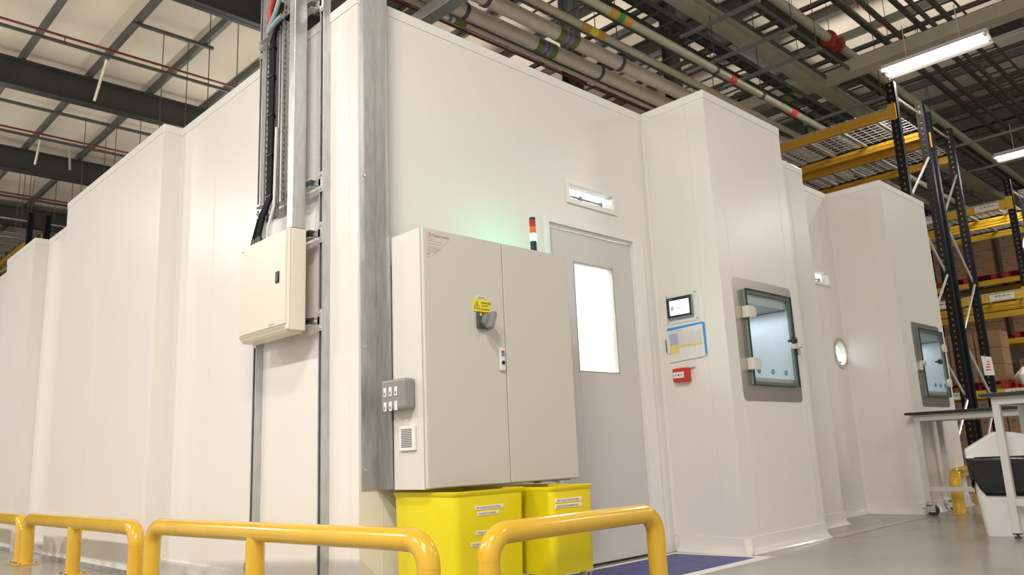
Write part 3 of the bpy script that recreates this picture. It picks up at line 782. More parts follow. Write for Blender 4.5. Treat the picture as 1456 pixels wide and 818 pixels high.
build_bin(2.730, 3.022, 2.575, 3.02, .12, .510, 'bright yellow bin with two label strips, standing right and nearer under the grey cabinet', [
    (2.752, 2.930, .447, 'DIRTY CLEAN ROOM CLOTHING'), (2.750, 2.932, .422, 'BLUE SMOCKS/TROUSERS ONLY')])

# ------------------------------------------------------------------ mat
def build_mat():
    b = MB(); z = .004
    P = [(3.35, 3.16), (4.47, 3.16), (4.555, 2.52), (3.30, 2.52)]
    b.prism(P, lambda u, v, w: (u, v, w), 0.0, z)
    o = b.build('tacky_mat', M['paper'], origin=(3.9, 2.8, 0)); tag(o, 'blue sticky floor mat with white border in front of the grey door', 'mat')
    b = MB(); b.prism([(3.40, 3.12), (4.42, 3.12), (4.47, 2.59), (3.35, 2.59)], lambda u, v, w: (u, v, w), z, z+.001)
    b.build('blue_film', M['mat'], o, label='blue film')
    b = MB(); b.box(4.36, 4.39, 3.09, 3.11, z+.001, z+.006); b.build('corner_tab', mat('green_tab', (.25, .45, .05), .4), o)
build_mat()

# ------------------------------------------------------------------ yellow barriers
def barrier(p0, p1, ztop, mids, label, r=.0455, plates=True, legs=(0, 1)):
    P0, P1 = Vector((*p0, 0)), Vector((*p1, 0)); t = (P1-P0).normalized(); L = (P1-P0).length
    root = thing('guard_rail', tuple(P0), label, 'guard rail', None)
    R_ = .10; zc = ztop-r; up = Vector((0, 0, 1))
    path = [P0+up*.008]
    path += arc(P0+t*R_+up*(zc-R_), -t, up, R_, 0, PI/2, 10)
    path += arc(P1-t*R_+up*(zc-R_), up, t, R_, 0, PI/2, 10)
    path.append(P1+up*.008)
    # subdivide verticals a little with a weld ring
    b = MB(); b.tube(path, r, 28); b.build('tube', M['rail'], root, smooth=True)
    for q, dirn in ((P0, 1), (P1, -1)):
        b = MB(); zz = zc-R_; b.tube([q+up*(zz-.0015), q+up*(zz+.0015)], r+.0008, 28); b.build('weld_bead', M['rail'], root, smooth=True)
        b = MB(); w = q+t*dirn*R_+up*zc; b.tube([w-t*.0015, w+t*.0015], r+.0008, 28); b.build('weld_bead', M['rail'], root, smooth=True)
    for m in mids:
        q = P0+t*(m*L); b = MB(); b.cyl(q+up*.008, q+up*(zc-r*.5), r*.98, 24); b.build('post', M['rail'], root, smooth=True)
    nrm = Vector((t.y, -t.x, 0))
    for m in [0, 1]+list(mids):
        q = P0+t*(m*L)
        T = Matrix.Translation(q) @ Matrix.Rotation(math.atan2(t.y, t.x), 4, 'Z')
        b = MB(); b.box(-.075, .075, -.075, .075, 0, .009, 0, T); pl = b.build('base_plate', M['rail'], root, bevel=.002)
        for a in (-.055, .055):
            for c in (-.055, .055):
                v = T @ Vector((a, c, 0)); b = MB(); b.cyl(v+up*.009, v+up*.020, .009, 6); b.build('anchor_bolt', M['galvdark'], pl)
    return root
barrier((2.222, 2.46), (3.33, 2.46), .400, [], 'short yellow guard rail standing in front of the yellow bins')
barrier((1.965, 2.515), (1.80, 4.82), .400, [.53], 'nearest long yellow guard rail along the left wall, beside the cream distribution box')
barrier((1.785, 5.02), (1.775, 7.30), .388, [.50], 'middle yellow guard rail along the left wall')
barrier((1.775, 7.47), (1.800, 9.9), .372, [.55], 'farthest yellow guard rail along the left wall, running out of the frame')
barrier((7.72, 2.47), (9.15, 2.73), .385, [], 'yellow guard rail standing behind the mobile workbench near the far bay', r=.05)

# ------------------------------------------------------------------ workbenches
def bench(x0, y0, w, L, ztop, castors, label):
    """x0,y0: far left corner; extends +x by w and -y by L"""
    t = thing('workbench', (x0, y0, 0), label, 'workbench')
    x1, y1 = x0+w, y0-L
    b = MB(); b.box(x0, x1, y1, y0, ztop-.022, ztop); b.build('worktop', M['benchtop'], t, bevel=.003)
    a = .055; s = .045
    b = MB(); z1 = ztop-.0225; z0 = z1-.055
    b.box(x0+a, x0+a+s, y1+a, y0-a, z0, z1); b.box(x1-a-s, x1-a, y1+a, y0-a, z0, z1); b.box(x0+a+s, x1-a-s, y0-a-s, y0-a, z0, z1); b.box(x0+a+s, x1-a-s, y1+a, y1+a+s, z0, z1)
    b.build('top_frame', M['benchframe'], t, bevel=.003)
    zf = .115 if castors else .03
    pts = [(x0+a, y0-a-s), (x1-a-s, y0-a-s), (x0+a, y1+a), (x1-a-s, y1+a)]
    for (px, py) in pts:
        b = MB(); b.box(px, px+s, py, py+s, zf, z0); b.build('leg', M['benchframe'], t, bevel=.003)
        cx, cy = px+s/2, py+s/2
        if castors:
            b = MB(); b.cyl((cx, cy, .085), (cx, cy, zf), .012, 10); b.box(cx-.028, cx-.022, cy-.05, cy+.018, .03, .09); b.box(cx+.022, cx+.028, cy-.05, cy+.018, .03, .09); b.box(cx-.028, cx+.028, cy-.03, cy+.025, .082, .09)
            c = b.build('castor_fork', M['zinc'], t)
            b = MB(); b.cyl((cx-.016, cy-.025, .045), (cx+.016, cy-.025, .045), .045, 24); b.build('wheel', M['rubber'], c, smooth=True)
            b = MB(); b.box(cx-.02, cx+.02, cy+.018, cy+.06, .055, .062); b.build('brake_pedal', M['midgrey'], c)
        else:
            b = MB(); b.box(cx-.024, cx+.024, cy-.024, cy+.024, zf-.006, zf); b.cyl((cx, cy, .008), (cx, cy, zf), .007, 8); b.tube([(cx, cy, 0), (cx, cy, .010)], [.022, .018], 14); b.build('levelling_foot', M['black'], t)
    b = MB(); zr = .20
    if castors:
        b.box(x0+a+.005, x0+a+s-.005, y1+a+s, y0-a-s, zr, zr+.04); b.box(x0+a+s, x1-a-s, y1+a, y1+a+s-.01, zr, zr+.04)
    else:
        b.box(x0+a+.005, x0+a+s-.005, y1+a+s, y0-a-s, zr, zr+.045)
        b.box(x0+a+s, x1-a-s, y0-a-s+.005, y0-a-.005, zr, zr+.04)
    b.build('lower_rail', M['benchframe'], t, bevel=.003)
    return t
bench(7.44, 2.715, .70, 1.9, .878, True, 'white-framed workbench with black top on castors, standing by the far bay hatch')
bench(5.955, 1.685, .75, 1.5, .926, False, 'nearer white-framed workbench with black top, in front of the waste bin')

# ------------------------------------------------------------------ waste bin with liner
def build_waste():
    cx, cy = 6.27, 1.67
    ang = math.radians(-72)
    T = Matrix.Translation((cx, cy, 0)) @ Matrix.Rotation(ang, 4, 'Z')
    t = thing('waste_bin', (cx, cy, 0), 'white swing-lid waste bin with black liner folded over its rim, behind the nearer workbench leg', 'bin')
    def loops(spec, name, m, smooth=True, n=5, jit=0):
        b = MB(); L = []
        for (w, d, z, r) in spec:
            L.append([T @ Vector((u+random.uniform(-jit, jit), v+random.uniform(-jit, jit), z+random.uniform(-jit, jit))) for u, v in rrect(w, d, r, n)])
        k = len(L[0]); fs = []
        for i in range(len(L)-1):
            for j in range(k): q = (j+1) % k; fs.append((i*k+j, i*k+q, (i+1)*k+q, (i+1)*k+j))
        fs += [tuple(range(k))[::-1], tuple(range((len(L)-1)*k, len(L)*k))]
        b.add([p for l in L for p in l], fs); return b.build(name, m, t, smooth=smooth)
    loops([(.36, .30, .0, .05), (.44, .37, .50, .06)], 'body', M['whiteplastic'])
    b = MB(); L = []; NN = 72; rw = random.Random(5)
    base = rrect(1, 1, .15, 17)[:NN]
    for r_i, f in enumerate((0, .12, .3, .5, .7, .88, 1)):
        ringv = []
        for q, (u, v) in enumerate(base):
            a = 2*PI*q/NN
            zlow = .300+.045*math.sin(2*a+.6)+.018*math.sin(5*a+1)+.008*math.sin(13*a)
            z = zlow+(.515-zlow)*f
            k = 1+.010*math.sin(9*a+3*f)+.008*math.sin(17*a-5*f+1)*(1-f)+.014*(1-f)*math.sin(4*a)
            w_, d_ = (.425+.045*(z-.25)/.26+.012)*k, (.355+.045*(z-.25)/.26+.012)*k
            ringv.append(T @ Vector((u*w_, v*d_, z)))
        L.append(ringv)
    k = NN; fs = [(i*k+j, i*k+(j+1) % k, (i+1)*k+(j+1) % k, (i+1)*k+j) for i in range(len(L)-1) for j in range(k)]
    b.add([p for l in L for p in l], fs); o = b.build('bin_liner', M['bag'], t, smooth=True)
    sm = o.modifiers.new('thickness', 'SOLIDIFY'); sm.thickness = .003; sm.offset = 0
    # swing lid: arched hood, straight slope at left, round at right
    W = .47; D = .40; z0 = .505
    prof = [(-W/2, z0), (-W/2, z0+.065), (-W/2+.13, z0+.165)]
    prof += [(-.06+.0+(.03+.24)*math.sin(a)*1.0+.0, z0+.045+.135*math.cos(a)) for a in [i*PI/2/9 for i in range(1, 10)]]
    prof = [(-W/2, z0), (-W/2, z0+.06), (-.045, z0+.172)]+[(-.045+.28*math.sin(i*PI/2/9), z0+.05+.122*math.cos(i*PI/2/9)) for i in range(1, 10)]+[(W/2, z0)]
    b = MB(); b.prism(prof, lambda u, v, w: tuple(T @ Vector((u, w, v))), -D/2, D/2); b.build('lid', M['whiteplastic'], t, bevel=.012)
    b = MB(); b.prism([(u*1.005, z0+.004+(v-z0)*0+(.0 if i == 0 else 0)) for i, (u, v) in enumerate([(-W/2, 0), (W/2, 0)])]+[(W/2*1.005, z0+.012), (-W/2*1.005, z0+.012)], lambda u, v, w: tuple(T @ Vector((u, w, v))), -D/2-.003, D/2+.003)
    b.build('lid_rim', M['whiteplastic'], t)
build_waste()

# ------------------------------------------------------------------ pallet racking
def upright_mb(x, y, h, w=.075, d=.10, pitch=.075):
    """upright: perforated face towards -X, open back"""
    b = MB(); th = .003
    y0, y1 = y-d/2, y+d/2
    for (a, c) in ((y0, y-.011), (y+.011, y1)): b.box(x, x+th, a, c, 0, h)
    z = 0
    while z < h:
        b.box(x, x+th, y-.011, y+.011, z, min(h, z+pitch-.032)); z += pitch
    b.box(x, x+w, y0, y0+th, 0, h); b.box(x, x+w, y1-th, y1, 0, h)
    b.box(x+w-th, x+w, y0, y0+.02, 0, h); b.box(x+w-th, x+w, y1-.02, y1, 0, h)
    b.box(x+.020, x+.023, y-.02, y+.02, 0, h, 1)
    return b
def make_rack(x0, depth, ys, h, levels, beam_m, label, deck_levels=(), mesh_step=.10, beam_h=.12, tags=True):
    t = thing('pallet_rack', (x0, ys[0], 0), label, 'pallet rack')
    x1 = x0+depth
    for y in ys:
        upright_mb(x0, y, h).build('upright', [M['upright'], M['beam']], t)
        # rear upright is a copy shape
        upright_mb(x1-.075, y, h).build('upright', [M['upright'], M['beam']], t)
        for x in (x0+.0375, x1-.0375):
            b = MB(); b.box(x-.06, x+.06, y-.07, y+.07, 0, .008); b.build('foot_plate', M['upright'], t)
        # bracing: zig zag
        z = .35; k = 0
        while z+.75 < h:
            a, c = (x0+.05, x1-.05) if k % 2 == 0 else (x1-.05, x0+.05)
            b = MB(); b.tube([(a, y-.02+.02*(k % 2), z), (c, y-.02+.02*(k % 2), z+.75)], .016, 6); b.build('brace', M['zinc'], t)
            z += .78; k += 1
        b = MB(); b.tube([(x0+.05, y, h-.15), (x1-.05, y, h-.15)], .016, 6); b.build('brace', M['zinc'], t)
    for z in levels:
        for ya, yb in zip(ys, ys[1:]):
            for x in (x0-.03, x1-.02):
                s = 1
                b = MB(); b.box(x, x+.05, ya+.05, yb-.05, z-beam_h, z)
                b.box(x+.002 if x < x0 else x, x+.05-.002, ya+.05, yb-.05, z-.02, z)
                # stepped profile groove
                b.box(x-.004, x, ya+.05, yb-.05, z-beam_h*.62, z-beam_h*.42)
                bb = b.build('beam', beam_m, t)
                for yy in (ya+.05, yb-.05):
                    b = MB(); b.box(x-.006, x, min(yy, yy+(-.09 if yy == ya+.05 else .09)), max(yy, yy+(-.09 if yy == ya+.05 else .09)), z-beam_h-.04, z+.05)
                    b.build('connector', beam_m, bb)
    for z in deck_levels:
        for ya, yb in zip(ys, ys[1:]):
            b = MB(); r = .004
            y = ya+.06
            while y < yb-.05: b.box(x0-.03, x1+.03, y-r, y+r, z, z+2*r); y += mesh_step
            x = x0-.02
            while x < x1+.02: b.box(x-r, x+r, ya+.05, yb-.05, z+2*r, z+4*r); x += .10
            y = ya+.30
            while y < yb-.1: b.box(x0+.02, x1-.02, y-.02, y+.02, z-.03, z-.001); y += .45
            # turned-up front edge wires
            y = ya+.06
            while y < yb-.05: b.box(x0-.033, x0-.027, y-r, y+r, z-.0, z+.02); y += mesh_step
            b.build('wire_deck', M['galv'], t)
    return t

ysA = [3.2, 5.55, 7.9]
rA = make_rack(9.83, 1.04, ysA, 4.97, [4.63], M['beam'], 'nearest pallet rack with orange beams and wire decks, behind the far bay', deck_levels=[4.632])
rB = make_rack(11.0, .94, ysA, 4.90, [4.55], M['beam'], 'pallet rack standing back to back behind the nearest one, with orange beams', deck_levels=[4.552])
ysC = [3.2, 6.2, 9.2]
rC = make_rack(14.60, .95, ysC, 4.75, [1.37, 2.90, 4.40], M['beam2'], 'yellow-beamed pallet rack across the far aisle, its front beams carrying white labels', deck_levels=[2.902, 4.402], mesh_step=.10, beam_h=.13)
rD = make_rack(15.75, .95, ysC, 4.75, [1.37, 2.90, 4.40], M['beam2'], 'yellow-beamed pallet rack back to back behind the labelled far rack', deck_levels=[4.402], mesh_step=.10, beam_h=.13)
rE = make_rack(19.2, .95, ysC+[12.0], 6.0, [1.25, 2.62, 3.92, 5.2], M['beam2'], 'farthest pallet rack loaded with red pallets of brown cartons', mesh_step=.12, beam_h=.11)
# labels on far rack beams
for z in (1.37, 2.90, 4.40):
    for (ya, yb) in ((3.36, 3.72), (4.30, 4.62), (5.35, 5.62)):
        b = MB(); b.box(14.563, 14.5655, ya, yb, z-.115, z-.015); l = b.build('location_label', M['paper'], rC)
        b = MB(); 
        for k in range(12): b.box(14.5622, 14.563, ya+.04+.02*k, ya+.045+.02*k+.004*(k % 3), z-.06, z-.035)
        b.build('barcode', M['ink'], l)
# notice on rear upright of rack B and its frame
b = MB(); b.add([(11.856, 3.235, 1.43), (11.856, 3.115, 1.42), (11.856, 3.125, 1.66), (11.856, 3.245, 1.69), (11.8575, 3.235, 1.43), (11.8575, 3.115, 1.42), (11.8575, 3.125, 1.66), (11.8575, 3.245, 1.69)], [(0,1,2,3),(4,5,6,7),(0,1,5,4),(1,2,6,5),(2,3,7,6),(3,0,4,7)])
n_ = b.build('notice', M['paper'], origin=(11.856, 3.18, 1.43)); tag(n_, 'white notice with red marks stuck on the rear rack upright above the workbench', 'notice')
b = MB()
for k in range(4): b.box(11.855, 11.8555, 3.15, 3.215-.01*k, 1.49+.035*k, 1.505+.035*k)
b.build('red_lettering', M['inkred'], n_)

# ------------------------------------------------------------------ pallets and cartons
def make_pallet(x, y, z, m):
    # footprint 1.0 (x) by 1.2 (y), centre x,y
    b = MB()
    for k in range(3):
        yy = y-.6+.0+.55*k; b.box(x-.5, x+.5, yy, yy+.10, z, z+.02)
        for i in range(3): b.box(x-.5+.425*i, x-.35+.425*i, yy, yy+.1, z+.02, z+.10)
    for k in range(3): b.box(x-.5, x+.5, y-.6+.55*k, y-.5+.55*k, z+.10, z+.12)
    for k in range(6): b.box(x-.5+.18*k, x-.40+.18*k, y-.6, y+.6, z+.12, z+.135)
    o = b.build('wooden_pallet', m, origin=(x, y, z))
    tag(o, 'red pallet under brown cartons in the far racks', 'pallet', 'red pallets in the far racks')
    return o
def make_carton(x, y, z, w, d, h, grp, lab, origin=True):
    t = thing('carton', (x, y, z), lab, 'box', grp)
    b = MB(); b.box(x-w/2, x+w/2, y-d/2, y+d/2, z, z+h); b.build('case', M['carton'], t, bevel=.004)
    b = MB(); b.box(x-w/2-.001, x+w/2+.001, y-.03, y+.03, z+h, z+h+.001); b.box(x-w/2-.0012, x-w/2, y-.03, y+.03, z+h-.07, z+h); b.build('tape', M['tape'], t)
    b = MB(); b.box(x-w/2-.0015, x-w/2, y+d/2-.11, y+d/2-.05, z+h-.10, z+h-.05)
    b.build('blue_print', M['cartonprint'], t)
    b = MB()
    for k in range(3): b.box(x-w/2-.0015, x-w/2, y-d/2+.05, y-.06-.02*k, z+.06+.03*k, z+.075+.03*k)
    b.build('printed_line', M['tape'], t)
    return t
pal0 = None; car0 = None
def place(src, loc, label=None, group=None):
    c = copy_tree(src); c.location = loc
    if label: c['label'] = label
    if group: c['group'] = group
    return c
pal0 = make_pallet(15.1, 3.95, 2.905*0+0.0, M['pallet'])
car0 = make_carton(14.82, 3.55, .14, .44, .385, .265, 'cartons in the labelled far rack', 'brown carton with blue print stacked in the labelled far rack')
first = [True, True]
def load(xc, yc, z, layers, rows, group, label, plabel, pgroup, pallet=True):
    if pallet:
        if first[0]: pal0.location = (xc, yc, z); p = pal0; first[0] = False
        else: p = place(pal0, (xc, yc, z))
        p['label'] = plabel; p['group'] = pgroup
    zz = z+(.136 if pallet else 0.002)
    for l in range(layers):
        for j in range(3):
            for i in range(rows):
                loc = (xc-.26+.46*i+random.uniform(-.01, .01), yc-.40+.40*j, zz+l*.27)
                if first[1]: car0.location = loc; c = car0; first[1] = False
                else: c = place(car0, loc)
                c['label'] = label; c['group'] = group
for k, yc in enumerate((3.97, 5.32, 6.98)):
    load(15.10, yc, 0.0, 4, 1, 'cartons at the foot of the labelled far rack', 'brown carton stacked on the floor level of the labelled far rack', 'red pallet on the floor under the labelled far rack', 'pallets on the floor of the labelled far rack')
for k, yc in enumerate((4.27, 5.5)):
    load(15.10, yc, 1.372, 3, 1, 'cartons on the lowest beams of the labelled far rack', 'brown carton on the lowest beam level of the labelled far rack', 'red pallet on the lowest beams of the labelled far rack', 'pallets on the lowest beams of the labelled far rack')
for z, w in ((0.0, 'floor'), (1.252, 'lowest beam'), (2.622, 'middle beam'), (3.922, 'upper beam')):
    for yc in (3.97, 5.32, 6.98, 8.35):
        load(19.75, yc, z, 3, 1, 'cartons on the %s level of the farthest rack' % w, 'brown carton on the %s level of the farthest rack' % w, 'red pallet on the %s level of the farthest rack' % w, 'red pallets on the %s level of the farthest rack' % w)

# white sack and stretch wrap
def blob(name, c, r, m, seed, amp=.12):
    bm = bmesh.new(); bmesh.ops.create_icosphere(bm, subdivisions=4, radius=1)
    rnd = random.Random(seed); ph = [rnd.uniform(0, 6) for _ in range(9)]
    for v in bm.verts:
        p = v.co; k = 1+amp*(math.sin(3*p.x+ph[0])*math.sin(4*p.y+ph[1])+.5*math.sin(7*p.z+ph[2]+2*p.x)+.3*math.sin(11*p.y+ph[3]))
        z = max(p.z*k, -.75)
        v.co = Vector((c[0]+p.x*k*r[0], c[1]+p.y*k*r[1], c[2]+z*r[2]))
    me = bpy.data.meshes.new(name); bm.to_mesh(me); bm.free(); me.materials.append(m)
    me.polygons.foreach_set('use_smooth', [True]*len(me.polygons))
    o = bpy.data.objects.new(name, me); COL.objects.link(o); return o
sk = blob('polythene_sack', (14.78, 3.38, 1.53), (.26, .20, .18), M['sack'], 3); 
sk.location = (0, 0.0, .0)
tag(sk, 'rounded white polythene sack on the labelled far rack, at the right edge', 'sack')

# ------------------------------------------------------------------ roof structure
ROOF = 10.45
def build_roof():
    b = MB(); b.box(-14, 30, -14, 46, ROOF, ROOF+.1)
    # shallow laps across the lining
    struct(b.build('ceiling', M['rooflining']))
    def ibeam_x(y, x0, x1, z0, z1, w=.26, tf=.03):
        b = MB(); b.box(x0, x1, y-.008, y+.008, z0, z1); b.box(x0, x1, y-w/2, y+w/2, z0, z0+tf); b.box(x0, x1, y-w/2, y+w/2, z1-tf, z1); return b
    for i, y in enumerate((2.15, 8.15, 14.15, 20.1, 26.0, 32.0)):
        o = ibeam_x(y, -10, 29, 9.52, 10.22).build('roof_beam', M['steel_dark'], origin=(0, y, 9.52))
        tag(o, 'deep dark steel roof beam, %s' % ['nearest to the camera above the yellow bins', 'second from the camera', 'third from the camera, top left', 'fourth from the camera, crossing the left end of the roof', 'fifth from the camera, low at the left edge', 'farthest of all'][i], 'beam', 'deep steel roof beams')
    ps = None
    for k in range(-4, 17):
        x = 4.0+1.46*k
        b = MB(); b.box(x-.045, x+.045, -4, 44, ROOF-.20, ROOF-.19); b.box(x-.045, x-.038, -4, 44, ROOF-.19, ROOF-.002); b.box(x-.035, x+.04, -4, 44, ROOF-.008, ROOF-.001)
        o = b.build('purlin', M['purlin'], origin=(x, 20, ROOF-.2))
        tag(o, 'galvanised purlin running away under the pale roof lining', 'purlin', 'parallel purlins under the roof lining')
    for i, y in enumerate((5.8, 11.8, 17.85, 23.8, 29.7)):
        b = MB(); b.cyl((-9, y, 9.98), (28, y, 9.98), .028, 10); 
        for k in range(9): b.cyl((-8+4.1*k, y, 9.95), (-8+4.1*k, y, 9.84), .012, 6)
        o = b.build('sprinkler_pipe', M['sprinkler'], smooth=True, origin=(0, y, 9.98)); tag(o, 'thin maroon sprinkler pipe under the roof, in the %s roof bay' % ['first', 'second', 'third', 'fourth', 'fifth'][i], 'pipe')
        b = MB(); b.box(-9, 28, y+.18, y+.23, 9.90, 9.97); o = b.build('support_rail', M['service'], origin=(0, y, 9.9)); tag(o, 'grey support rail beside the maroon sprinkler pipe in the %s roof bay' % ['first', 'second', 'third', 'fourth', 'fifth'][i], 'rail')
    for (x0_, x1_, y, lab) in ((5.3, 7.1, 16.75, 'at the top left'), (2.5, 8.8, 22.6, 'below the top left one'), (2.5, 9, 27.9, 'lowest of three at the left')):
        b = MB(); b.box(x0_, x1_, y-.035, y+.035, 10.17, 10.24); o = b.build('cross_bar', M['purlin'], origin=(x0_, y, 10.17)); tag(o, 'dark cross bar under the roof purlins, %s' % lab, 'bar')
    # drop rods on the left
    k = 0
    for (x, y) in ((6.0, 16.8), (6.55, 16.8), (6.45, 15.4), (7.07, 15.4), (6.1, 22.55), (6.64, 22.55), (6.56, 21.45), (7.17, 21.45), (5.73, 27.7), (5.91, 27.9), (6.12, 28.1), (6.28, 28.4), (6.96, 28.5), (7.16, 27.4)):
        b = MB(); b.cyl((x, y, 3.2), (x, y, 10.25), .010, 6); o = b.build('drop_rod', M['purlin'], origin=(x, y, 10.2)); tag(o, 'thin steel drop rod hanging from the roof behind the left wall', 'rod', 'drop rods hanging behind the left wall')
    for i, (x, y) in enumerate(((9.69, 8.15), (12.77, 8.15), (17.8, 9.3), (20.9, 9.3))):
        b = MB(); w = .13; b.box(x-w, x+w, y-w, y-w+.02, 0, 9.52); b.box(x-w, x+w, y+w-.02, y+w, 0, 9.52); b.box(x-.008, x+.008, y-w, y+w, 0, 9.52)
        b.box(x-w-.05, x+w+.05, y-w-.05, y+w+.05, 9.50, 9.52)
        o = b.build('steel_column', M['steel_dark'], origin=(x, y, 0)); tag(o, 'dark H-section steel column standing behind the clean room, %s' % ['nearest', 'second from the left', 'third from the left', 'farthest right'][i], 'column')
    for i, (x, y, ln) in enumerate(((5.42, 18.75, .9), (5.46, 24.3, .7), (6.35, 24.9, .0))):
        b = MB(); b.tube([(x, y, 10.2), (x+.05, y+ln, 9.50)], .035, 8); o = b.build('rafter_stay', M['trunk'], origin=(x, y, 10.15)); tag(o, 'short pale stay from purlin to roof beam, %s' % ['on the third beam at top left', 'on the fourth beam, left one', 'on the fourth beam, right one'][i], 'stay')
build_roof()

# far walls of the warehouse
b = MB(); b.box(29.9, 30.0, -14, 46, 0, ROOF); struct(b.build('wall_right', mat('dim_cladding', (.22, .20, .17), .6)))
b = MB(); b.box(-14, 30, 45.9, 46, 0, ROOF); struct(b.build('wall_back', mat('dim_cladding_back', (.22, .20, .17), .6)))

# ------------------------------------------------------------------ overhead services
def build_services():
    def pipe_x(name, y, z, r, x0, x1, m, label, bands=(), clamps=(), seams=0):
        t = thing(name, (x0, y, z), label, 'pipe')
        b = MB(); b.cyl((x0, y, z), (x1, y, z), r, 24)
        b.build('pipe_run', m, t, smooth=True)
        if seams:
            x = x0+.4
            while x < x1:
                b = MB(); b.tube([(x-.003, y, z), (x+.003, y, z)], r+.0015, 24); b.build('lagging_joint', M['seal'], t, smooth=True); x += seams
        for (xa, xb, mm) in bands:
            b = MB(); b.tube([(xa, y, z), (xb, y, z)], r+.003+.0004*(len(bands)), 24); b.build('colour_band', M[mm], t, smooth=True)
        for x in clamps:
            b = MB(); b.tube([(x-.02, y, z), (x+.02, y, z)], r+.012, 24); b.cyl((x, y, z+r), (x, y, 6.3), .006, 6)
            b.build('pipe_clamp', M['darkgrey'], t, smooth=True)
        return t
    def ib(x, w=.30): 
        return [(x, x+w*.33, 'bandgreen'), (x+w*.33, x+w*.45, 'bandblue'), (x+w*.45, x+w*.56, 'bandred'), (x+w*.56, x+w*.68, 'bandblue'), (x+w*.68, x+w, 'bandgreen')]
    pipe_x('lagged_pipe', 5.37, 5.0, .078, 2.6, 13, M['lagging'], 'fat white lagged pipe with green colour band, nearer the wall top of the two', ib(5.78), (4.78, 6.85, 8.9), .9)
    pipe_x('lagged_pipe', 5.07, 5.0, .078, 2.6, 13, M['lagging'], 'fat white lagged pipe with green colour band, the upper of the two', ib(5.80), (4.80, 6.86, 8.9), .9)
    pipe_x('thin_pipe', 5.57, 5.0, .024, 2.6, 14, M['lagging'], 'thin cream pipe running just beyond the fat white pipes', [(4.55, 4.66, 'bandgreen'), (4.66, 4.74, 'paper'), (4.74, 4.78, 'bandblue'), (4.78, 4.82, 'paper'), (4.82, 4.97, 'bandgreen')], ())
    pipe_x('thin_pipe', 5.66, 5.0, .014, 2.6, 14, M['sprinkler'], 'thin maroon pipe beside the thin cream one')
    pipe_x('steel_pipe', 4.80, 5.0, .040, 2.8, 16, M['trunk'], 'grey steel pipe with an ochre and yellow band', [(5.88, 6.02, 'bandorange'), (6.02, 6.13, 'bandyellow'), (6.13, 6.26, 'bandorange')], ())
    pipe_x('steel_pipe', 4.90, 5.02, .016, 2.8, 16, M['service'], 'thin grey conduit beside the ochre-banded steel pipe')
    pipe_x('steel_pipe', 4.44, 5.0, .043, 2.8, 18, M['trunk'], 'grey steel pipe with ochre, green and red bands', [(5.90, 6.03, 'bandorange'), (6.03, 6.12, 'bandemerald'), (6.12, 6.25, 'bandorange'), (8.18, 8.30, 'inkred'), (9.70, 9.84, 'inkred')], (7.88, 8.95))
    # dark services
    pipe_x('dark_conduit', 4.88, 5.75, .06, 3.5, 18, M['steel_dark'], 'dark steel pipe above the banded grey pipes')
    # square trunking X and Y
    def trunk(x0, x1, y0, y1, z0, z1, label, m='trunk'):
        b = MB(); b.box(x0, x1, y0, y1, z0, z1); o = b.build('trunking', M[m], bevel=.004, origin=((x0+x1)/2, (y0+y1)/2, z0)); tag(o, label, 'trunking'); return o
    trunk(3.5, 10.70, 4.40, 4.61, 5.70, 5.86, 'wide galvanised trunking running left of the crossing over the near bay')
    trunk(10.96, 20, 4.40, 4.61, 5.70, 5.86, 'wide galvanised trunking running right of the crossing towards the far racks')
    trunk(10.70, 10.96, -1.5, 9.0, 5.70, 5.88, 'galvanised cross trunking above the twin tube light')
    trunk(4.26, 4.40, 4.2, 9.0, 4.72, 4.83, 'grey square trunking crossing beneath the white pipes above the front wall', 'galv')
    # galvanised pipe with red valve
    t = thing('sprinkler_main', (5, 4.10, 6.2), 'galvanised pipe with a red flanged valve above the near bay', 'pipe')
    b = MB(); b.cyl((4, 4.10, 6.2), (28, 4.16, 6.2), .062, 20); b.build('pipe_run', M['trunk'], t, smooth=True)
    b = MB(); b.cyl((10.45, 4.115, 6.2), (10.52, 4.115, 6.2), .11, 20); b.cyl((10.52, 4.115, 6.2), (10.72, 4.115, 6.2), .085, 20); b.cyl((10.72, 4.115, 6.2), (10.79, 4.115, 6.2), .11, 20); b.cyl((10.6, 4.115, 6.2), (10.6, 3.97, 6.15), .05, 12)
    b.build('valve', mat('valve_red', (.34, .045, .02), .4), t, smooth=True)
    pipe_x('large_dark_pipe', 4.36, 6.35, .145, 4, 24, M['darklagging'], 'thick dark lagged pipe running beside the galvanised pipe', (), (9.0, 10.6, 12.4, 14.5))
    for k in range(2):
        pipe_x('dark_conduit', 3.6+.0*k-.45*k, 6.5, .035, 4, 26, M['service'], 'grey conduit high above the %s' % ['near bay', 'twin tube light'][k])
    # ladders along X
    def ladder_x(y0, y1, z, x0, x1, label, step=.30):
        t = thing('cable_ladder', (x0, (y0+y1)/2, z), label, 'cable ladder')
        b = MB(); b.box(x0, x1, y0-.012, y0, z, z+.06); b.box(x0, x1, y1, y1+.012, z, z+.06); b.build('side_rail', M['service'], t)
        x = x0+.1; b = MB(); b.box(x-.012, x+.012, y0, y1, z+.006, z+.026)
        r0 = b.build('rung', M['service'], t); k = 1
        while x+k*step < x1:
            c = r0.copy(); COL.objects.link(c); c.parent = t; c.location.x = r0.location.x+k*step; k += 1
        return t
    ladder_x(3.98, 4.30, 5.72, 3.8, 19, 'cable ladder just left of the wide galvanised trunking')
    ladder_x(4.68, 4.98, 5.60, 3.8, 19, 'cable ladder just right of the wide galvanised trunking')
    ladder_x(5.9, 6.5, 6.3, 3, 22, 'cable ladder high above the white lagged pipes', .35)
    ladder_x(2.9, 3.5, 6.8, 7, 24, 'wide cable ladder high above the nearest pallet rack', .35)
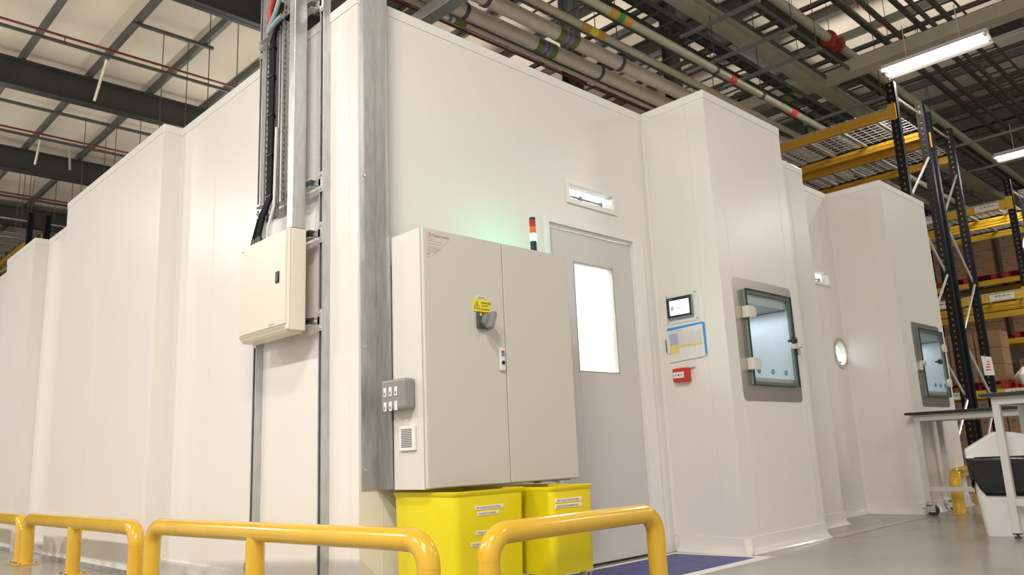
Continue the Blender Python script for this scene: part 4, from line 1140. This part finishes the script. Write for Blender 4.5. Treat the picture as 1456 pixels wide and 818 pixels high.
    ladder_x(1.6, 2.2, 7.2, 10, 26, 'wide cable ladder high above the far pallet rack', .35)
    # hanger struts along Y with rods
    spots = [(7.78, 3.75, 4.8, 5.52), (8.65, 3.75, 5.3, 5.52), (9.40, 3.8, 5.2, 5.52), (11.58, 3.85, 5.1, 5.52), (13.2, 3.7, 5.2, 5.52), (14.9, 2.4, 4.8, 5.6), (16.6, 2.4, 4.8, 5.6)]
    for i, (x, ya, yb, z) in enumerate(spots):
        t = thing('hanger_strut', (x, (ya+yb)/2, z), 'galvanised hanger strut on drop rods carrying the overhead services', 'hanger', 'hanger struts under the overhead services')
        b = MB(); b.box(x-.02, x+.02, ya, yb, z, z+.04)
        b.build('strut', M['galvdark'], t)
        for yy in (ya+.05, yb-.05):
            b = MB(); b.cyl((x, yy, z-.03), (x, yy, 9.6), .006, 6); b.cyl((x, yy, z-.012), (x, yy, z), .014, 6); b.build('drop_rod', M['service'], t)
    # upper grid of struts
    for i, (y, x0, x1) in enumerate(((3.92, 6, 22), (3.38, 8, 24), (3.02, 11, 26), (2.3, 12, 28), (1.6, 12, 28), (6.9, 5, 24), (7.6, 5, 24))):
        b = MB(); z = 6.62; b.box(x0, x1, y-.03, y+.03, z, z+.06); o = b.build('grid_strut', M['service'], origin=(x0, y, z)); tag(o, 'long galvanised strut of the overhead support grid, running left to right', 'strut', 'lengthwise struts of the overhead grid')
    for i, x in enumerate((7.0, 8.6, 10.4, 12.2, 14.1, 15.9, 17.8, 19.8, 22.0)):
        for z in ((6.70,)):
            b = MB(); b.box(x-.03, x+.03, .8, 9.4, z, z+.06); o = b.build('grid_strut', M['service'], origin=(x, 4, z)); tag(o, 'galvanised strut of the overhead support grid, running front to back', 'strut', 'crosswise struts of the overhead grid')
    # secondary steel below the roof on the right
    for i, (x, ) in enumerate(((7.8,), (12.8,), (17.8,), (22.8,))):
        b = MB(); z = 8.6; b.box(x-.10, x+.10, 0, 14.2, z, z+.02); b.box(x-.01, x+.01, 0, 14.2, z, z+.35); b.box(x-.10, x+.10, 0, 14.2, z+.33, z+.35); o = b.build('secondary_beam', M['steel_dark'], origin=(x, 8, z)); tag(o, 'dark secondary steel beam running front to back below the roof, %s' % ['nearest', 'second', 'third', 'farthest'][i], 'beam')
    b = MB(); b.box(13.5, 17, 11.0, 12.2, 8.4, 8.9); o = b.build('air_duct', M['steel_dark'], origin=(13.5, 11.5, 8.4)); tag(o, 'large dark air duct high up behind the steel columns', 'duct')
    b = MB(); b.box(13, 28, 1.2, 2.4, 7.8, 8.4); o = b.build('air_duct', M['steel_dark'], origin=(13, 1.8, 7.8)); tag(o, 'large dark air duct high above the far pallet rack', 'duct')
build_services()

# ------------------------------------------------------------------ warehouse lights
def twin_light(x0, x1, y0, y1, z, label):
    cx, cy = (x0+x1)/2, (y0+y1)/2
    t = thing('twin_tube_light', (cx, cy, z), label, 'light')
    b = MB(); P = [(x0, z-.01), (x0+.10, z+.05), (x1-.10, z+.05), (x1, z-.01), (x1-.004, z-.01), (x1-.105, z+.044), (x0+.105, z+.044), (x0+.004, z-.01)]
    b.prism(P, lambda u, v, w: (u, w, v), y0, y1); b.build('reflector', M['reflector'], t)
    b = MB(); b.box(cx-.05, cx+.05, y0, y1, z+.05, z+.10); b.build('gear_tray', M['reflector'], t)
    for x in (cx-.095, cx+.095):
        b = MB(); b.cyl((x, y0+.03, z+.01), (x, y1-.03, z+.01), .020, 14); b.build('tube', M['lamp'], t, smooth=True)
        for yy in (y0+.015, y1-.015): 
            b = MB(); b.box(x-.02, x+.02, yy-.015, yy+.015, z-.01, z+.045); b.build('lamp_holder', M['whiteplastic'], t)
    for yy in (y0+.3, y1-.3):
        b = MB(); b.cyl((cx, yy, z+.10), (cx, yy, z+.55), .006, 6); b.build('suspension_rod', M['zinc'], t)
    return t
twin_light(9.86, 10.26, 2.12, 3.33, 5.20, 'lit twin tube light hanging above the nearest pallet rack')
twin_light(14.86, 15.26, 2.2, 3.41, 5.25, 'lit twin tube light farther off, cut by the right edge of the photo')

# left background rack tops
make_rack(2.32, .95, [14.65, 17.4, 20.1], 4.97, [2.75, 4.60], M['beam2'], 'left pallet rack showing only its top behind the left wall', deck_levels=[4.602], mesh_step=.12)
make_rack(3.45, .95, [14.65, 17.4, 20.1], 4.97, [2.75, 4.60], M['beam2'], 'right pallet rack showing only its top behind the left wall', deck_levels=[4.602], mesh_step=.12)

# red chain and post between benches and racks
t = thing('barrier_post', (9.9, 2.65, 0), 'red and white striped chain post behind the workbench', 'post')
for k in range(9):
    b = MB(); b.cyl((9.9, 2.65, .02+.10*k), (9.9, 2.65, .12+.10*k), .022, 14); b.build('stripe', M['inkred'] if k % 2 == 0 else M['paper'], t, smooth=True)
b = MB(); b.cyl((9.9, 2.65, 0), (9.9, 2.65, .025), .14, 24); b.build('base', M['inkred'], t, smooth=True)
t = thing('plastic_chain', (9.9, 2.65, .88), 'red plastic chain strung from the striped post', 'chain')
b = MB(); N = 42
for k in range(N):
    f = k/N; y = 2.48-f*1.9; z = .90-.10*math.sin(PI*f)-.05*f; a = (k % 2)*PI/2
    c = Vector((9.9, y+.14, z)); u = Vector((0, 1, 0)); v = Vector((math.cos(a), 0, math.sin(a)))
    path = [c+u*(.030*math.cos(q))+v*(.014*math.sin(q)) for q in [2*PI*i/10 for i in range(11)]]
    b.tube(path, .0045, 6, cap=False)
b.build('links', M['inkred'], t, smooth=True)

# ------------------------------------------------------------------ lighting
def area(name, loc, size, power, color=(1, .95, .87), rot=(0, 0, 0)):
    l = bpy.data.lights.new(name, 'AREA'); l.shape = 'RECTANGLE'; l.size = size[0]; l.size_y = size[1]; l.energy = power; l.color = color
    o = bpy.data.objects.new(name, l); COL.objects.link(o); o.location = loc; o.rotation_euler = rot
    return o
WARM = (1.0, .955, .89)
# warehouse lamps: two in the visible fittings, the rest unseen, placed to light the walls
for x, y, p in ((10.06, 2.72, 60), (15.06, 2.8, 50), (5.0, -2.2, 45), (-0.4, 0.3, 110), (-3.2, -0.8, 170), (-3.2, 4.0, 115), (-3.2, 9.0, 150), (-3.2, 14.0, 140), (10.0, -2.2, 35), (15, -2.2, 80), (12.5, -3.5, 20)):
    area('warehouse_lamp', (x, y, 5.12), (.4, 1.25), p, WARM)
for x, y, p in ((-3.2, 9, 300), (-3.2, 19, 300), (3, 19, 400), (9, 19, 300), (3, 27, 400), (-3.2, 30, 300), (12, 27, 300), (5, 10.5, 300), (13, -2, 350), (18, 6, 500), (13, 12, 400), (9, 5, 300)):
    area('roof_fill_light', (x, y, 5.4 if x < 8 else 7.3), (.5, 7), p*.27, WARM, (PI, 0, 0))  # unseen upward fill added to brighten the roof lining
for x, y in ((3.9, 4.4), (5.6, 4.4), (7.9, 5.3)): area('clean_room_lamp', (x, y, 2.86), (1.2, .25), 52 if x < 7 else 75, (.97, .98, 1))
for x, z in ((5.05, 1.60), (8.2, 1.58)): area('hatch_fill_light', (x, BY+.42, z), (.25, .5), 1.6, (.86, .93, 1))  # added fill inside each hatch, with no fitting behind it
w = bpy.data.worlds.new('World'); bpy.context.scene.world = w; w.use_nodes = True
bg = w.node_tree.nodes['Background']; bg.inputs['Color'].default_value = (1.0, .95, .89, 1); bg.inputs['Strength'].default_value = .42

# ------------------------------------------------------------------ camera
RT = ((0.71883994, -0.69381815, -0.04342249), (0.11309799, 0.17835002, -0.97744571), (0.68591398, 0.69771602, 0.20667456))
cam = bpy.data.cameras.new('Camera'); co = bpy.data.objects.new('Camera', cam); COL.objects.link(co)
r0, r1, r2 = [Vector(r) for r in RT]
mw = Matrix(((r0.x, -r1.x, -r2.x, 0), (r0.y, -r1.y, -r2.y, 0), (r0.z, -r1.z, -r2.z, .655), (0, 0, 0, 1)))
co.matrix_world = mw
cam.sensor_width = 36; cam.lens = 1135.64/1456*36; cam.clip_start = .05; cam.clip_end = 200
sc = bpy.context.scene; sc.camera = co
sc.view_settings.view_transform = 'Standard'; sc.view_settings.look = 'None'; sc.view_settings.gamma = 1; sc.view_settings.use_curve_mapping = False
sc.view_settings.exposure = 0.84
